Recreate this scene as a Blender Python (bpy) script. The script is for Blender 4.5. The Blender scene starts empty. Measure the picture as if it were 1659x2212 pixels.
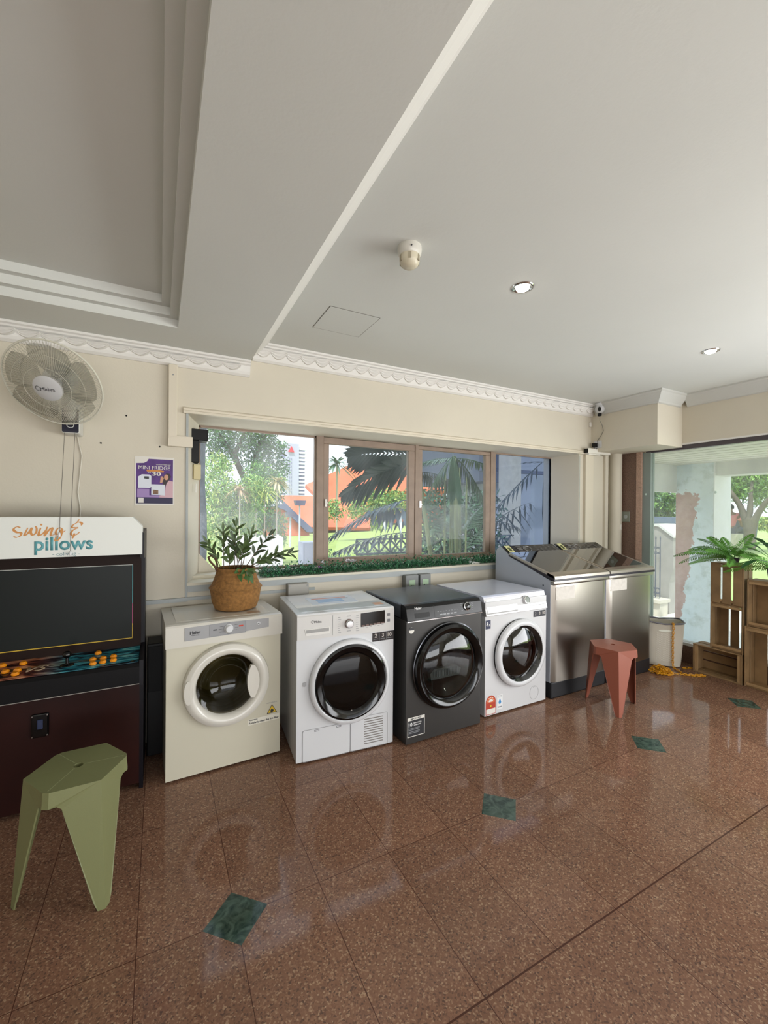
import bpy, bmesh, math, random
from math import sin, cos, pi, radians, sqrt, atan2
from mathutils import Vector, Matrix
random.seed(7)
SC = bpy.context.scene
COL = SC.collection
RZ = random.Random(11)

# ------------------------------------------------------------------ camera
F_PX, YAW, PITCH, ROLL, EYE = 918.3, 0.48595, -0.00293, 0.00723, 1.43
def cam_axes():
    r = Vector((cos(YAW), -sin(YAW), 0)); f = Vector((sin(YAW), cos(YAW), 0)); u = Vector((0, 0, 1))
    f2 = f*cos(PITCH)+u*sin(PITCH); u2 = u*cos(PITCH)-f*sin(PITCH)
    r3 = r*cos(ROLL)+u2*sin(ROLL); u3 = u2*cos(ROLL)-r*sin(ROLL)
    return r3, u3, f2
CR, CU, CF = cam_axes()
cd = bpy.data.cameras.new('camera'); cam = bpy.data.objects.new('camera', cd); COL.objects.link(cam)
cd.sensor_fit = 'HORIZONTAL'; cd.sensor_width = 36; cd.lens = 36*F_PX/1659; cd.clip_start = 0.02; cd.clip_end = 600
cam.matrix_world = Matrix(((CR.x, CU.x, -CF.x, 0), (CR.y, CU.y, -CF.y, 0), (CR.z, CU.z, -CF.z, EYE), (0, 0, 0, 1)))
SC.camera = cam
def ray(px, py): return CR*((px-829.5)/F_PX) - CU*((py-1106)/F_PX) + CF
def atY(px, py, Y): d = ray(px, py); t = Y/d.y; return Vector((0, 0, EYE))+d*t
def atX(px, py, X): d = ray(px, py); t = X/d.x; return Vector((0, 0, EYE))+d*t
def atZ(px, py, Z): d = ray(px, py); t = (Z-EYE)/d.z; return Vector((0, 0, EYE))+d*t

# ------------------------------------------------------------------ world, sun, fill lamps, exposure
W = bpy.data.worlds.new('sky'); SC.world = W; W.use_nodes = True
nt = W.node_tree; nt.nodes.clear()
wo = nt.nodes.new('ShaderNodeOutputWorld'); bg = nt.nodes.new('ShaderNodeBackground')
tc = nt.nodes.new('ShaderNodeTexCoord'); sep = nt.nodes.new('ShaderNodeSeparateXYZ'); rp = nt.nodes.new('ShaderNodeValToRGB')
nt.links.new(tc.outputs['Generated'], sep.inputs[0]); nt.links.new(sep.outputs['Z'], rp.inputs[0])
rp.color_ramp.elements[0].position = 0.0; rp.color_ramp.elements[0].color = (0.93, 0.95, 1, 1)
rp.color_ramp.elements[1].position = 0.7; rp.color_ramp.elements[1].color = (0.80, 0.88, 1, 1)
nt.links.new(rp.outputs[0], bg.inputs[0]); bg.inputs[1].default_value = 1.15
nt.links.new(bg.outputs[0], wo.inputs[0])
sl = bpy.data.lights.new('sun', 'SUN'); sl.energy = 3.3; sl.angle = radians(1.5); sl.color = (1, 0.95, 0.88)
so = bpy.data.objects.new('sun', sl); COL.objects.link(so); so.location = (12, 8, 12)
so.rotation_euler = Vector((0.35, 0.30, -0.89)).to_track_quat('-Z', 'Y').to_euler()
def area(name, loc, d, sx, sy, power, col):
    l = bpy.data.lights.new(name, 'AREA'); l.shape = 'RECTANGLE'; l.size = sx; l.size_y = sy; l.energy = power; l.color = col
    o = bpy.data.objects.new(name, l); COL.objects.link(o); o.location = loc
    o.rotation_euler = Vector(d).to_track_quat('-Z', 'Y').to_euler(); return o
# fill lamps added to boost interior daylight from right of and behind the camera
area('daylight_fill_right', (4.36, -1.4, .95), (-1, 0.1, 0.42), 4.4, 1.3, 88, (.98, .99, 1.0))
area('daylight_fill_rear', (.8, -3.9, .85), (0, 1, 0.62), 4.6, 1.2, 62, (.97, .99, 1.0))
SC.view_settings.view_transform = 'Standard'; SC.view_settings.look = 'None'
SC.view_settings.exposure = 0.82; SC.view_settings.gamma = 1; SC.view_settings.use_curve_mapping = False
try:
    SC.cycles.max_bounces = 9; SC.cycles.diffuse_bounces = 5; SC.cycles.glossy_bounces = 5
    SC.cycles.transparent_max_bounces = 14; SC.cycles.transmission_bounces = 6
    SC.cycles.caustics_reflective = False; SC.cycles.caustics_refractive = False
    SC.cycles.sample_clamp_indirect = 6; SC.cycles.use_denoising = True
except Exception: pass

# ------------------------------------------------------------------ materials
def lin(c):
    if isinstance(c, str): c = [int(c[i:i+2], 16)/255 for i in (0, 2, 4)]
    return tuple((x/12.92 if x <= .04045 else ((x+.055)/1.055)**2.4) for x in c)
MATS = {}
def mat(name, col, rough=.5, metal=0., var=0., vscale=8., bump=0., bscale=60., spec=.5, coat=0., emit=None, es=1., sub=0., aniso=0.):
    if name in MATS: return MATS[name]
    m = bpy.data.materials.new(name); m.use_nodes = True; n = m.node_tree; b = n.nodes['Principled BSDF']
    c = lin(col); b.inputs['Base Color'].default_value = (*c, 1); b.inputs['Roughness'].default_value = rough
    b.inputs['Metallic'].default_value = metal; b.inputs['Specular IOR Level'].default_value = spec
    b.inputs['Coat Weight'].default_value = coat; b.inputs['Anisotropic'].default_value = aniso
    if emit: b.inputs['Emission Color'].default_value = (*lin(emit), 1); b.inputs['Emission Strength'].default_value = es
    if var or bump:
        t = n.nodes.new('ShaderNodeTexCoord')
    if var:
        nz = n.nodes.new('ShaderNodeTexNoise'); nz.inputs['Scale'].default_value = vscale; nz.inputs['Detail'].default_value = 6
        r = n.nodes.new('ShaderNodeValToRGB'); r.color_ramp.elements[0].position = .3; r.color_ramp.elements[1].position = .7
        r.color_ramp.elements[0].color = (*[x*(1-var) for x in c], 1); r.color_ramp.elements[1].color = (*[min(1, x*(1+var)) for x in c], 1)
        n.links.new(t.outputs['Object'], nz.inputs['Vector']); n.links.new(nz.outputs['Fac'], r.inputs[0]); n.links.new(r.outputs[0], b.inputs['Base Color'])
    if bump:
        nb = n.nodes.new('ShaderNodeTexNoise'); nb.inputs['Scale'].default_value = bscale; nb.inputs['Detail'].default_value = 5
        bp = n.nodes.new('ShaderNodeBump'); bp.inputs['Strength'].default_value = bump; bp.inputs['Distance'].default_value = .01
        n.links.new(t.outputs['Object'], nb.inputs['Vector']); n.links.new(nb.outputs['Fac'], bp.inputs['Height']); n.links.new(bp.outputs[0], b.inputs['Normal'])
    MATS[name] = m; return m
def glass(name, tint, gloss=.12, dust_haze=0., rough=.02, dustcol='ffffff'):
    if name in MATS: return MATS[name]
    m = bpy.data.materials.new(name); m.use_nodes = True; n = m.node_tree; n.nodes.clear()
    o = n.nodes.new('ShaderNodeOutputMaterial'); t = n.nodes.new('ShaderNodeBsdfTransparent'); g = n.nodes.new('ShaderNodeBsdfGlossy')
    t.inputs[0].default_value = (*lin(tint), 1); g.inputs['Roughness'].default_value = rough
    lw = n.nodes.new('ShaderNodeLayerWeight'); lw.inputs[0].default_value = .5
    mr = n.nodes.new('ShaderNodeMapRange'); mr.inputs['To Min'].default_value = gloss*.35; mr.inputs['To Max'].default_value = min(1, gloss*5)
    pw = n.nodes.new('ShaderNodeMath'); pw.operation = 'POWER'; pw.inputs[1].default_value = 3
    n.links.new(lw.outputs['Facing'], pw.inputs[0]); n.links.new(pw.outputs[0], mr.inputs['Value'])
    mx = n.nodes.new('ShaderNodeMixShader'); n.links.new(mr.outputs[0], mx.inputs[0]); n.links.new(t.outputs[0], mx.inputs[1]); n.links.new(g.outputs[0], mx.inputs[2])
    out = mx
    if dust_haze:
        d = n.nodes.new('ShaderNodeBsdfTranslucent'); d.inputs[0].default_value = (*lin(dustcol), 1)
        nz = n.nodes.new('ShaderNodeTexNoise'); nz.inputs['Scale'].default_value = 7; nz.inputs['Detail'].default_value = 8
        tcn = n.nodes.new('ShaderNodeTexCoord'); mp = n.nodes.new('ShaderNodeMapping'); mp.inputs['Scale'].default_value = (1, 1, .35)
        n.links.new(tcn.outputs['Object'], mp.inputs[0]); n.links.new(mp.outputs[0], nz.inputs['Vector'])
        m2 = n.nodes.new('ShaderNodeMapRange'); m2.inputs['From Min'].default_value = .3; m2.inputs['From Max'].default_value = .75
        m2.inputs['To Min'].default_value = dust_haze*.4; m2.inputs['To Max'].default_value = dust_haze*1.5
        n.links.new(nz.outputs['Fac'], m2.inputs['Value'])
        mm = n.nodes.new('ShaderNodeMixShader'); n.links.new(m2.outputs[0], mm.inputs[0]); n.links.new(mx.outputs[0], mm.inputs[1]); n.links.new(d.outputs[0], mm.inputs[2]); out = mm
    n.links.new(out.outputs[0], o.inputs[0]); MATS[name] = m; return m

def floor_mat():
    m = bpy.data.materials.new('polished_granite'); m.use_nodes = True; n = m.node_tree; b = n.nodes['Principled BSDF']
    L = n.links.new
    def M(op, a, b_=None, c=None):
        k = n.nodes.new('ShaderNodeMath'); k.operation = op
        for i, v in enumerate((a, b_, c)):
            if v is None: continue
            if isinstance(v, (int, float)): k.inputs[i].default_value = v
            else: L(v, k.inputs[i])
        return k.outputs[0]
    t = n.nodes.new('ShaderNodeTexCoord'); s = n.nodes.new('ShaderNodeSeparateXYZ'); L(t.outputs['Object'], s.inputs[0]); X, Y = s.outputs['X'], s.outputs['Y']
    up = M('GREATER_THAN', Y, .956)
    # x coordinate of the tile lines
    xa = M('DIVIDE', M('SUBTRACT', X, .245), .3045); xb = M('DIVIDE', M('SUBTRACT', X, .854), .609)
    xt = M('ADD', M('MULTIPLY', xa, up), M('MULTIPLY', xb, M('SUBTRACT', 1, up)))
    wd = M('ADD', M('MULTIPLY', .3045, up), M('MULTIPLY', .609, M('SUBTRACT', 1, up)))
    fx = M('MULTIPLY', M('ABSOLUTE', M('SUBTRACT', xt, M('ROUND', xt))), wd)
    yt = M('DIVIDE', M('SUBTRACT', Y, .956), .597); fy = M('MULTIPLY', M('ABSOLUTE', M('SUBTRACT', yt, M('ROUND', yt))), .597)
    line = M('LESS_THAN', M('MINIMUM', fx, fy), .0013)
    seam = M('LESS_THAN', M('ABSOLUTE', M('SUBTRACT', Y, .956)), .0028)
    line = M('MAXIMUM', line, seam)
    # diamonds
    dx = M('DIVIDE', M('SUBTRACT', X, .245), 1.218); dxx = M('MULTIPLY', M('ABSOLUTE', M('SUBTRACT', dx, M('ROUND', dx))), 1.218)
    dia = M('LESS_THAN', M('ADD', dxx, M('ABSOLUTE', M('SUBTRACT', Y, 1.553))), .109)
    dia2 = M('LESS_THAN', M('ADD', M('ABSOLUTE', M('SUBTRACT', X, 2.45)), M('ABSOLUTE', M('SUBTRACT', Y, .775))), .11)
    dia = M('MAXIMUM', dia, dia2)
    # granite
    v = n.nodes.new('ShaderNodeTexVoronoi'); v.inputs['Scale'].default_value = 200; v.inputs['Randomness'].default_value = 1
    wn = n.nodes.new('ShaderNodeTexNoise'); wn.inputs['Scale'].default_value = 45; wn.inputs['Detail'].default_value = 4
    va = n.nodes.new('ShaderNodeVectorMath'); va.operation = 'MULTIPLY_ADD'; L(wn.outputs['Color'], va.inputs[0]); va.inputs[1].default_value = (.008, .008, .008); L(t.outputs['Object'], va.inputs[2])
    L(t.outputs['Object'], wn.inputs['Vector']); L(va.outputs[0], v.inputs['Vector'])
    sv = n.nodes.new('ShaderNodeSeparateColor'); L(v.outputs['Color'], sv.inputs[0])
    r = n.nodes.new('ShaderNodeValToRGB'); r.color_ramp.interpolation = 'LINEAR'
    st = [(0, '5a463d'), (.08, '674d41'), (.18, '785949'), (.45, '83614f'), (.62, '7c5b49'), (.82, '8b6955'), (.94, '9b7d66'), (1, 'a88c73')]
    r.color_ramp.elements[0].color = (*lin(st[0][1]), 1); r.color_ramp.elements[1].color = (*lin(st[-1][1]), 1)
    for p, c in st[1:-1]: e = r.color_ramp.elements.new(p); e.color = (*lin(c), 1)
    L(sv.outputs[0], r.inputs[0])
    # per tile tint and broad mottling
    cx = M('FLOOR', xt); cy = M('FLOOR', yt); cb = n.nodes.new('ShaderNodeCombineXYZ'); L(cx, cb.inputs[0]); L(cy, cb.inputs[1])
    wh = n.nodes.new('ShaderNodeTexWhiteNoise'); L(cb.outputs[0], wh.inputs['Vector'])
    br = M('ADD', M('MULTIPLY', wh.outputs['Value'], .20), .86)
    big = n.nodes.new('ShaderNodeTexNoise'); big.inputs['Scale'].default_value = 3; L(t.outputs['Object'], big.inputs['Vector'])
    br = M('MULTIPLY', br, M('ADD', M('MULTIPLY', big.outputs['Fac'], .3), .85))
    mul = n.nodes.new('ShaderNodeVectorMath'); mul.operation = 'SCALE'; L(r.outputs[0], mul.inputs[0]); L(br, mul.inputs['Scale'])
    gm = n.nodes.new('ShaderNodeTexNoise'); gm.inputs['Scale'].default_value = 22; gm.inputs['Detail'].default_value = 8; gm.inputs['Distortion'].default_value = 1.5; L(t.outputs['Object'], gm.inputs['Vector'])
    gr = n.nodes.new('ShaderNodeValToRGB'); gr.color_ramp.elements[0].color = (*lin('22352f'), 1); gr.color_ramp.elements[1].color = (*lin('55695e'), 1)
    gr.color_ramp.elements[0].position = .35; gr.color_ramp.elements[1].position = .75; L(gm.outputs['Fac'], gr.inputs[0])
    m1 = n.nodes.new('ShaderNodeMix'); m1.data_type = 'RGBA'; L(line, m1.inputs[0]); L(mul.outputs[0], m1.inputs[6]); m1.inputs[7].default_value = (*lin('4a2f26'), 1)
    m2 = n.nodes.new('ShaderNodeMix'); m2.data_type = 'RGBA'; L(dia, m2.inputs[0]); L(m1.outputs[2], m2.inputs[6]); L(gr.outputs[0], m2.inputs[7])
    L(m2.outputs[2], b.inputs['Base Color'])
    b.inputs['Roughness'].default_value = .07; b.inputs['Specular IOR Level'].default_value = .30; b.inputs['IOR'].default_value = 1.45
    rn = n.nodes.new('ShaderNodeTexNoise'); rn.inputs['Scale'].default_value = 5; rn.inputs['Detail'].default_value = 6; L(t.outputs['Object'], rn.inputs['Vector'])
    L(M('ADD', M('MULTIPLY', rn.outputs['Fac'], .09), .03), b.inputs['Roughness'])
    return m

M_WALL = mat('cream_paint', 'd0c9b9', .7, var=.04, vscale=1.6, bump=.06, bscale=90)
M_CEIL = mat('white_ceiling_paint', 'd3d5d1', .75, var=.025, vscale=1.2, bump=.05, bscale=70)
M_MOULD = mat('white_plaster_moulding', 'e2e0dc', .6)
M_GREYTRIM = mat('grey_trim_paint', 'a3a8a8', .5, var=.06, vscale=6)
M_JAMBSHADE = mat('shaded_jamb_cream', 'b3b6ae', .6)
M_TRUNK = mat('cream_trunking_plastic', 'd8cfbd', .4)
M_FRAME = mat('brown_window_frame_paint', '8e7b6c', .5, var=.1, vscale=14)
M_SILL = mat('sill_paint', 'd3cdbb', .55, var=.06, vscale=7)
M_GRAN = mat('dark_granite', '6b5246', .25, var=.35, vscale=120)
M_GRANL = mat('lit_pink_granite', 'b39483', .3, var=.2, vscale=90)
M_WHITE = mat('white_enamel', 'cfd1d4', .22, coat=.3)
M_CREAMEN = mat('cream_enamel', 'c6c2b0', .3, coat=.2)
M_OFFWHITE = mat('off_white_plastic', 'ccc9c0', .3)
M_GREYP = mat('grey_control_strip', '9b9c9e', .4)
M_BLACK = mat('black_plastic', '0b0b0c', .4, spec=.25)
M_BLACKG = mat('black_gloss', '050506', .1, spec=.45)
M_CHAR = mat('charcoal_enamel', '3d3c3b', .35, metal=.35)
M_CHARTOP = mat('charcoal_lid', '4b4e54', .25, metal=.3)
M_CHROME = mat('chrome', 'c8c8c8', .15, metal=1)
M_STEEL = mat('brushed_stainless', '97928a', .3, metal=1, aniso=.6, var=.04, vscale=3)
M_STEELSIDE = mat('grey_painted_steel_side', 'a9adb6', .4, metal=.2)
M_INK = mat('dark_ink', '2a2b2f', .5)
M_GREYINK = mat('grey_ink', '8d9094', .5)
M_WINK = mat('white_ink', 'e8e8e8', .5)
M_PAPER = mat('white_paper', 'dcd9d2', .6)
M_REDINK = mat('red_ink', 'c2402f', .5)
M_DRUM = mat('drum_zinc', '6d675a', .35, metal=.7)
M_DRUMD = mat('drum_dark', '3a3a38', .35, metal=.6)
G_WIN = glass('dusty_window_glass', 'f4f8fb', .02, dust_haze=.08)
G_WIN2 = glass('casement_window_glass', 'eef4f6', .018, dust_haze=.035)
G_WIN4 = glass('bluish_window_glass', 'cfd8e6', .05, dust_haze=.05, dustcol='c9d6f2')
G_SHOP = glass('shop_glass', 'eef4f4', .03, dust_haze=.10)  # dust film thickened to lay a pale haze over the bright porch
G_DOOR = glass('smoked_door_glass', 'a8a28e', .08)
G_DOORD = glass('dark_door_glass', '45423c', .12)
G_LID = glass('smoked_lid_glass', '26231f', .6)

# ------------------------------------------------------------------ geometry helpers
def new(): return bmesh.new()
def fin(name, bm, m, parent=None, smooth=False, label=None, cat=None, group=None, kind=None, loc=None, rot=None, recalc=True):
    if recalc: bmesh.ops.recalc_face_normals(bm, faces=bm.faces)
    me = bpy.data.meshes.new(name); bm.to_mesh(me); bm.free()
    ms = m if isinstance(m, (list, tuple)) else [m]
    for k in ms: me.materials.append(k)
    if smooth:
        for p in me.polygons: p.use_smooth = True
        try: me.set_sharp_from_angle(angle=radians(38))
        except Exception: pass
    o = bpy.data.objects.new(name, me); COL.objects.link(o)
    if parent: o.parent = parent
    if loc is not None: o.location = loc
    if rot is not None: o.rotation_euler = rot
    tag(o, label, cat, group, kind); return o
def tag(o, label=None, cat=None, group=None, kind=None):
    if label: o['label'] = label
    if cat: o['category'] = cat
    if group: o['group'] = group
    if kind: o['kind'] = kind
    return o
def empty(name, loc, rz=0, label=None, cat=None, group=None, kind=None, rot=None):
    o = bpy.data.objects.new(name, None); COL.objects.link(o); o.location = loc; o.rotation_euler = rot or (0, 0, rz); o.empty_display_size = .05
    return tag(o, label, cat, group, kind)
def box(bm, x0, x1, y0, y1, z0, z1, mi=0, M=None):
    vs = [bm.verts.new(v) for v in ((x0, y0, z0), (x1, y0, z0), (x1, y1, z0), (x0, y1, z0), (x0, y0, z1), (x1, y0, z1), (x1, y1, z1), (x0, y1, z1))]
    if M is not None:
        for v in vs: v.co = M @ v.co
    fs = []
    for f in ((0, 3, 2, 1), (4, 5, 6, 7), (0, 1, 5, 4), (1, 2, 6, 5), (2, 3, 7, 6), (3, 0, 4, 7)):
        a = bm.faces.new([vs[i] for i in f]); a.material_index = mi; fs.append(a)
    return vs, fs
def rbox(bm, x0, x1, y0, y1, z0, z1, r=.006, seg=2, mi=0, M=None):
    vs, fs = box(bm, x0, x1, y0, y1, z0, z1, mi, M)
    es = list({e for f in fs for e in f.edges})
    bmesh.ops.bevel(bm, geom=es, offset=r, segments=seg, affect='EDGES', profile=.5)
def prism(bm, pts, a0, a1, axis='z', mi=0):
    def mk(p, a):
        if axis == 'z': return (p[0], p[1], a)
        if axis == 'x': return (a, p[0], p[1])
        return (p[0], a, p[1])
    A = [bm.verts.new(mk(p, a0)) for p in pts]; B = [bm.verts.new(mk(p, a1)) for p in pts]
    n = len(pts); fs = [bm.faces.new(A[::-1]), bm.faces.new(B)]
    for i in range(n): fs.append(bm.faces.new((A[i], A[(i+1) % n], B[(i+1) % n], B[i])))
    for f in fs: f.material_index = mi
    return fs
def lathe(bm, prof, c=(0, 0, 0), axis='z', n=48, a0=0, a1=2*pi, mi=0):
    full = abs(a1-a0-2*pi) < 1e-6; rings = []; k = n if full else n+1
    for r, h in prof:
        R_ = []
        if r < 1e-6:
            p = {'z': (0, 0, h), 'y': (0, h, 0), 'x': (h, 0, 0)}[axis]
            R_ = [bm.verts.new((p[0]+c[0], p[1]+c[1], p[2]+c[2]))]
        else:
            for i in range(k):
                a = a0+(a1-a0)*i/n; u, v = r*cos(a), r*sin(a)
                p = {'z': (u, v, h), 'y': (u, h, v), 'x': (h, u, v)}[axis]
                R_.append(bm.verts.new((p[0]+c[0], p[1]+c[1], p[2]+c[2])))
        rings.append(R_)
    for A, B in zip(rings, rings[1:]):
        m = k if full else k-1
        for i in range(m):
            j = (i+1) % k
            if len(A) == 1 and len(B) == 1: continue
            if len(A) == 1: f = bm.faces.new((A[0], B[i], B[j]))
            elif len(B) == 1: f = bm.faces.new((A[i], A[j], B[0]))
            else: f = bm.faces.new((A[i], A[j], B[j], B[i]))
            f.material_index = mi
def tube(bm, pts, r, n=8, closed=False, cap=True, mi=0):
    pts = [Vector(p) for p in pts]; N = len(pts); rings = []; up = None
    rr = r if isinstance(r, (list, tuple)) else [r]*N
    for i, p in enumerate(pts):
        a = pts[(i-1) % N] if (closed or i > 0) else p; b = pts[(i+1) % N] if (closed or i < N-1) else p
        t = (b-a).normalized()
        if up is None: up = Vector((0, 0, 1)) if abs(t.z) < .9 else Vector((1, 0, 0))
        s = t.cross(up)
        if s.length < 1e-5: s = t.orthogonal()
        s.normalize(); up = s.cross(t).normalized()
        rings.append([bm.verts.new(p+(s*cos(2*pi*k/n)+up*sin(2*pi*k/n))*rr[i]) for k in range(n)])
    m = N if closed else N-1
    for i in range(m):
        A, B = rings[i], rings[(i+1) % N]
        for k in range(n): bm.faces.new((A[k], A[(k+1) % n], B[(k+1) % n], B[k])).material_index = mi
    if cap and not closed:
        bm.faces.new(rings[0][::-1]).material_index = mi; bm.faces.new(rings[-1]).material_index = mi
def disc(bm, cx, cy, cz, r, h, axis='y', n=32, mi=0, bev=0):
    """solid puck whose axis starts at the given point and runs h along it"""
    if bev: prof = [(0, 0), (r, 0), (r, h-bev if h > 0 else h+bev), (r-bev, h), (0, h)]
    else: prof = [(0, 0), (r, 0), (r, h), (0, h)]
    lathe(bm, prof, (cx, cy, cz), axis, n, mi=mi)
def text(name, s, m, parent, x, z, w=None, h=None, y=-.001, d=.0006, xf=None, shear=0, bold=0, align='CENTER'):
    cu = bpy.data.curves.new('t', 'FONT'); cu.body = s; cu.size = 1; cu.extrude = .0; cu.align_x = 'LEFT'; cu.shear = shear; cu.offset = bold; cu.resolution_u = 3
    o = bpy.data.objects.new('t', cu); COL.objects.link(o); bpy.context.view_layer.update()
    me = bpy.data.meshes.new_from_object(o.evaluated_get(bpy.context.evaluated_depsgraph_get())); bpy.data.objects.remove(o)
    xs = [v.co.x for v in me.vertices]; ys = [v.co.y for v in me.vertices]
    x0, x1, y0, y1 = min(xs), max(xs), min(ys), max(ys)
    if w and not h: sx = sy = w/(x1-x0)
    elif h and not w: sx = sy = h/(y1-y0)
    else: sx, sy = w/(x1-x0), h/(y1-y0)
    bm = new(); bm.from_mesh(me); bpy.data.meshes.remove(me)
    for v in bm.verts: v.co = Vector(((v.co.x-(x0+x1)/2)*sx, 0, (v.co.y-(y0+y1)/2)*sy))
    g = bmesh.ops.extrude_face_region(bm, geom=bm.faces[:])
    for v in [k for k in g['geom'] if isinstance(k, bmesh.types.BMVert)]: v.co.y += -d
    for v in bm.verts:
        v.co += Vector((x, y, z))
        if xf is not None: v.co = xf @ v.co
    return fin(name, bm, m, parent)
def holed(bm, x0, x1, z0, z1, cx, cz, r, y, n=48, mi=0):
    an = sorted([2*pi*i/n for i in range(n)]+[atan2(b-cz, a-cx) % (2*pi) for a in (x0, x1) for b in (z0, z1)])
    A, B = [], []
    for a in an:
        u, v = cos(a), sin(a); t = 1e9
        if u > 1e-9: t = min(t, (x1-cx)/u)
        if u < -1e-9: t = min(t, (x0-cx)/u)
        if v > 1e-9: t = min(t, (z1-cz)/v)
        if v < -1e-9: t = min(t, (z0-cz)/v)
        A.append(bm.verts.new((cx+u*r, y, cz+v*r))); B.append(bm.verts.new((cx+u*t, y, cz+v*t)))
    for i in range(len(an)):
        j = (i+1) % len(an); bm.faces.new((A[i], A[j], B[j], B[i])).material_index = mi
def outline(bm, pts, w, y, d=.0008, closed=True):
    """thin raised line along a polyline in the x-z plane"""
    n = len(pts)
    for i in range(n if closed else n-1):
        a = Vector((pts[i][0], pts[i][1])); b = Vector((pts[(i+1) % n][0], pts[(i+1) % n][1])); t = (b-a)
        if t.length < 1e-6: continue
        t.normalize(); q = Vector((-t.y, t.x))*w/2; a2 = a-t*w/2; b2 = b+t*w/2
        P = [a2+q, b2+q, b2-q, a2-q]; prism(bm, [(p.x, p.y) for p in P], y, y-d, 'y')  # thin sheet whitening the column's side to paint in the sun on it
def rrect(x0, x1, z0, z1, r, n=5):
    o = []
    for cx, cz, a in ((x1-r, z1-r, 0), (x0+r, z1-r, pi/2), (x0+r, z0+r, pi), (x1-r, z0+r, 3*pi/2)):
        for i in range(n+1): t = a+pi/2*i/n; o.append((cx+r*cos(t), cz+r*sin(t)))
    return o
def decal(name, pts, m, parent, y=-.001, d=.0008):
    bm = new(); prism(bm, pts, y, y-d, 'y'); return fin(name, bm, m, parent)
def rect(x0, x1, z0, z1): return [(x0, z0), (x1, z0), (x1, z1), (x0, z1)]
def leaf(bm, p, d, up, L, w, fold=.25, droop=0., mi=0, segs=3):
    """a pointed leaf blade of real outline, growing from p along d"""
    d = d.normalized(); s = d.cross(up)
    if s.length < 1e-4: s = d.orthogonal()
    s.normalize(); u = s.cross(d).normalized(); prev = None
    ws = {2: (0, .9, 0), 3: (.15, 1, .8, 0), 4: (.15, .8, 1, .7, 0)}[segs]
    for i in range(segs+1):
        t = i/segs; c = p+d*(L*t)-Vector((0, 0, 1))*(droop*L*t*t); hw = w/2*ws[i]
        if hw < 1e-6: row = [bm.verts.new(c)]
        else: row = [bm.verts.new(c-s*hw+u*hw*fold), bm.verts.new(c), bm.verts.new(c+s*hw+u*hw*fold)]
        if prev:
            if len(row) == 3 and len(prev) == 3:
                bm.faces.new((prev[0], prev[1], row[1], row[0])).material_index = mi; bm.faces.new((prev[1], prev[2], row[2], row[1])).material_index = mi
            elif len(row) == 1 and len(prev) == 3:
                bm.faces.new((prev[0], prev[1], row[0])).material_index = mi; bm.faces.new((prev[1], prev[2], row[0])).material_index = mi
            elif len(prev) == 1 and len(row) == 3:
                bm.faces.new((prev[0], row[1], row[0])).material_index = mi; bm.faces.new((prev[0], row[2], row[1])).material_index = mi
        prev = row
def frond(bm, base, d, L, droop, nl, ll, lw, rr=.003, lang=60, twist=0, start=.12, mi=0, hang=.2, rnd=None):
    rnd = rnd or RZ
    base = Vector(base); d = Vector(d).normalized(); K = 14; pts = []
    for i in range(K+1):
        t = i/K; pts.append(base+d*L*t+Vector((0, 0, -droop*L*t*t)))
    tube(bm, pts, [rr*(1-.75*i/K) for i in range(K+1)], 5)
    for i in range(nl):
        t = start+(1-start)*(i+.5)/nl; k = min(K-1, int(t*K)); f = t*K-k; p = pts[k].lerp(pts[k+1], f); tg = (pts[k+1]-pts[k]).normalized()
        side = tg.cross(Vector((0, 0, 1)))
        if side.length < .05: side = Vector((1, 0, 0))
        side.normalize()
        if twist: side.rotate(Matrix.Rotation(twist, 3, tg))
        up = side.cross(tg).normalized(); env = sin(pi*min(1, .18+t*.80))**.6
        for sg in (-1, 1):
            a = radians(lang*(1-.45*t)+rnd.uniform(-5, 5)); dd = tg*cos(a)+side*sg*sin(a)-Vector((0, 0, hang))
            leaf(bm, p, dd, up, ll*env*rnd.uniform(.9, 1.05), lw, .2, hang*.5, mi)
def skin(name, verts, edges, radii, m, parent=None, sub=1, **kw):
    me = bpy.data.meshes.new(name); me.from_pydata([tuple(v) for v in verts], edges, [])
    o = bpy.data.objects.new(name, me); COL.objects.link(o)
    md = o.modifiers.new('s', 'SKIN'); me.update()
    for i, r in enumerate(radii):
        me.skin_vertices[0].data[i].radius = (r, r) if not isinstance(r, tuple) else r
    me.skin_vertices[0].data[0].use_root = True
    sb = o.modifiers.new('u', 'SUBSURF'); sb.levels = sub; sb.render_levels = sub
    bpy.context.view_layer.update()
    m2 = bpy.data.meshes.new_from_object(o.evaluated_get(bpy.context.evaluated_depsgraph_get())); bpy.data.objects.remove(o)
    m2.name = name; m2.materials.clear(); m2.materials.append(m)
    for p in m2.polygons: p.use_smooth = True
    o = bpy.data.objects.new(name, m2); COL.objects.link(o)
    if parent: o.parent = parent
    return tag(o, **kw)

YW = 2.97        # face of the back wall
YG = 3.25        # window plane
ZC, ZL = 2.55, 2.42   # right ceiling, lowered ceiling
# ------------------------------------------------------------------ structure: floor, walls, ceiling
bm = new(); box(bm, -3.2, 4.45, -4.2, YW, -.12, 0); fin('floor', bm, floor_mat(), kind='structure')

bm = new()
ft = YG+.10
prism(bm, [(-3.2, YW), (.155, YW), (.243, YG), (.243, ft), (-3.2, ft)], 0, 2.6)
box(bm, .155, 3.86, YW, ft, 0, .945)
prism(bm, [(YW, 2.035), (YG, 2.022), (ft, 2.022), (ft, 2.6), (YW, 2.6)], .155, 3.86, 'x')
prism(bm, [(3.86, YW), (4.55, YW), (4.55, ft), (3.77, ft), (3.77, YG)], 0, 2.6)
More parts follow.
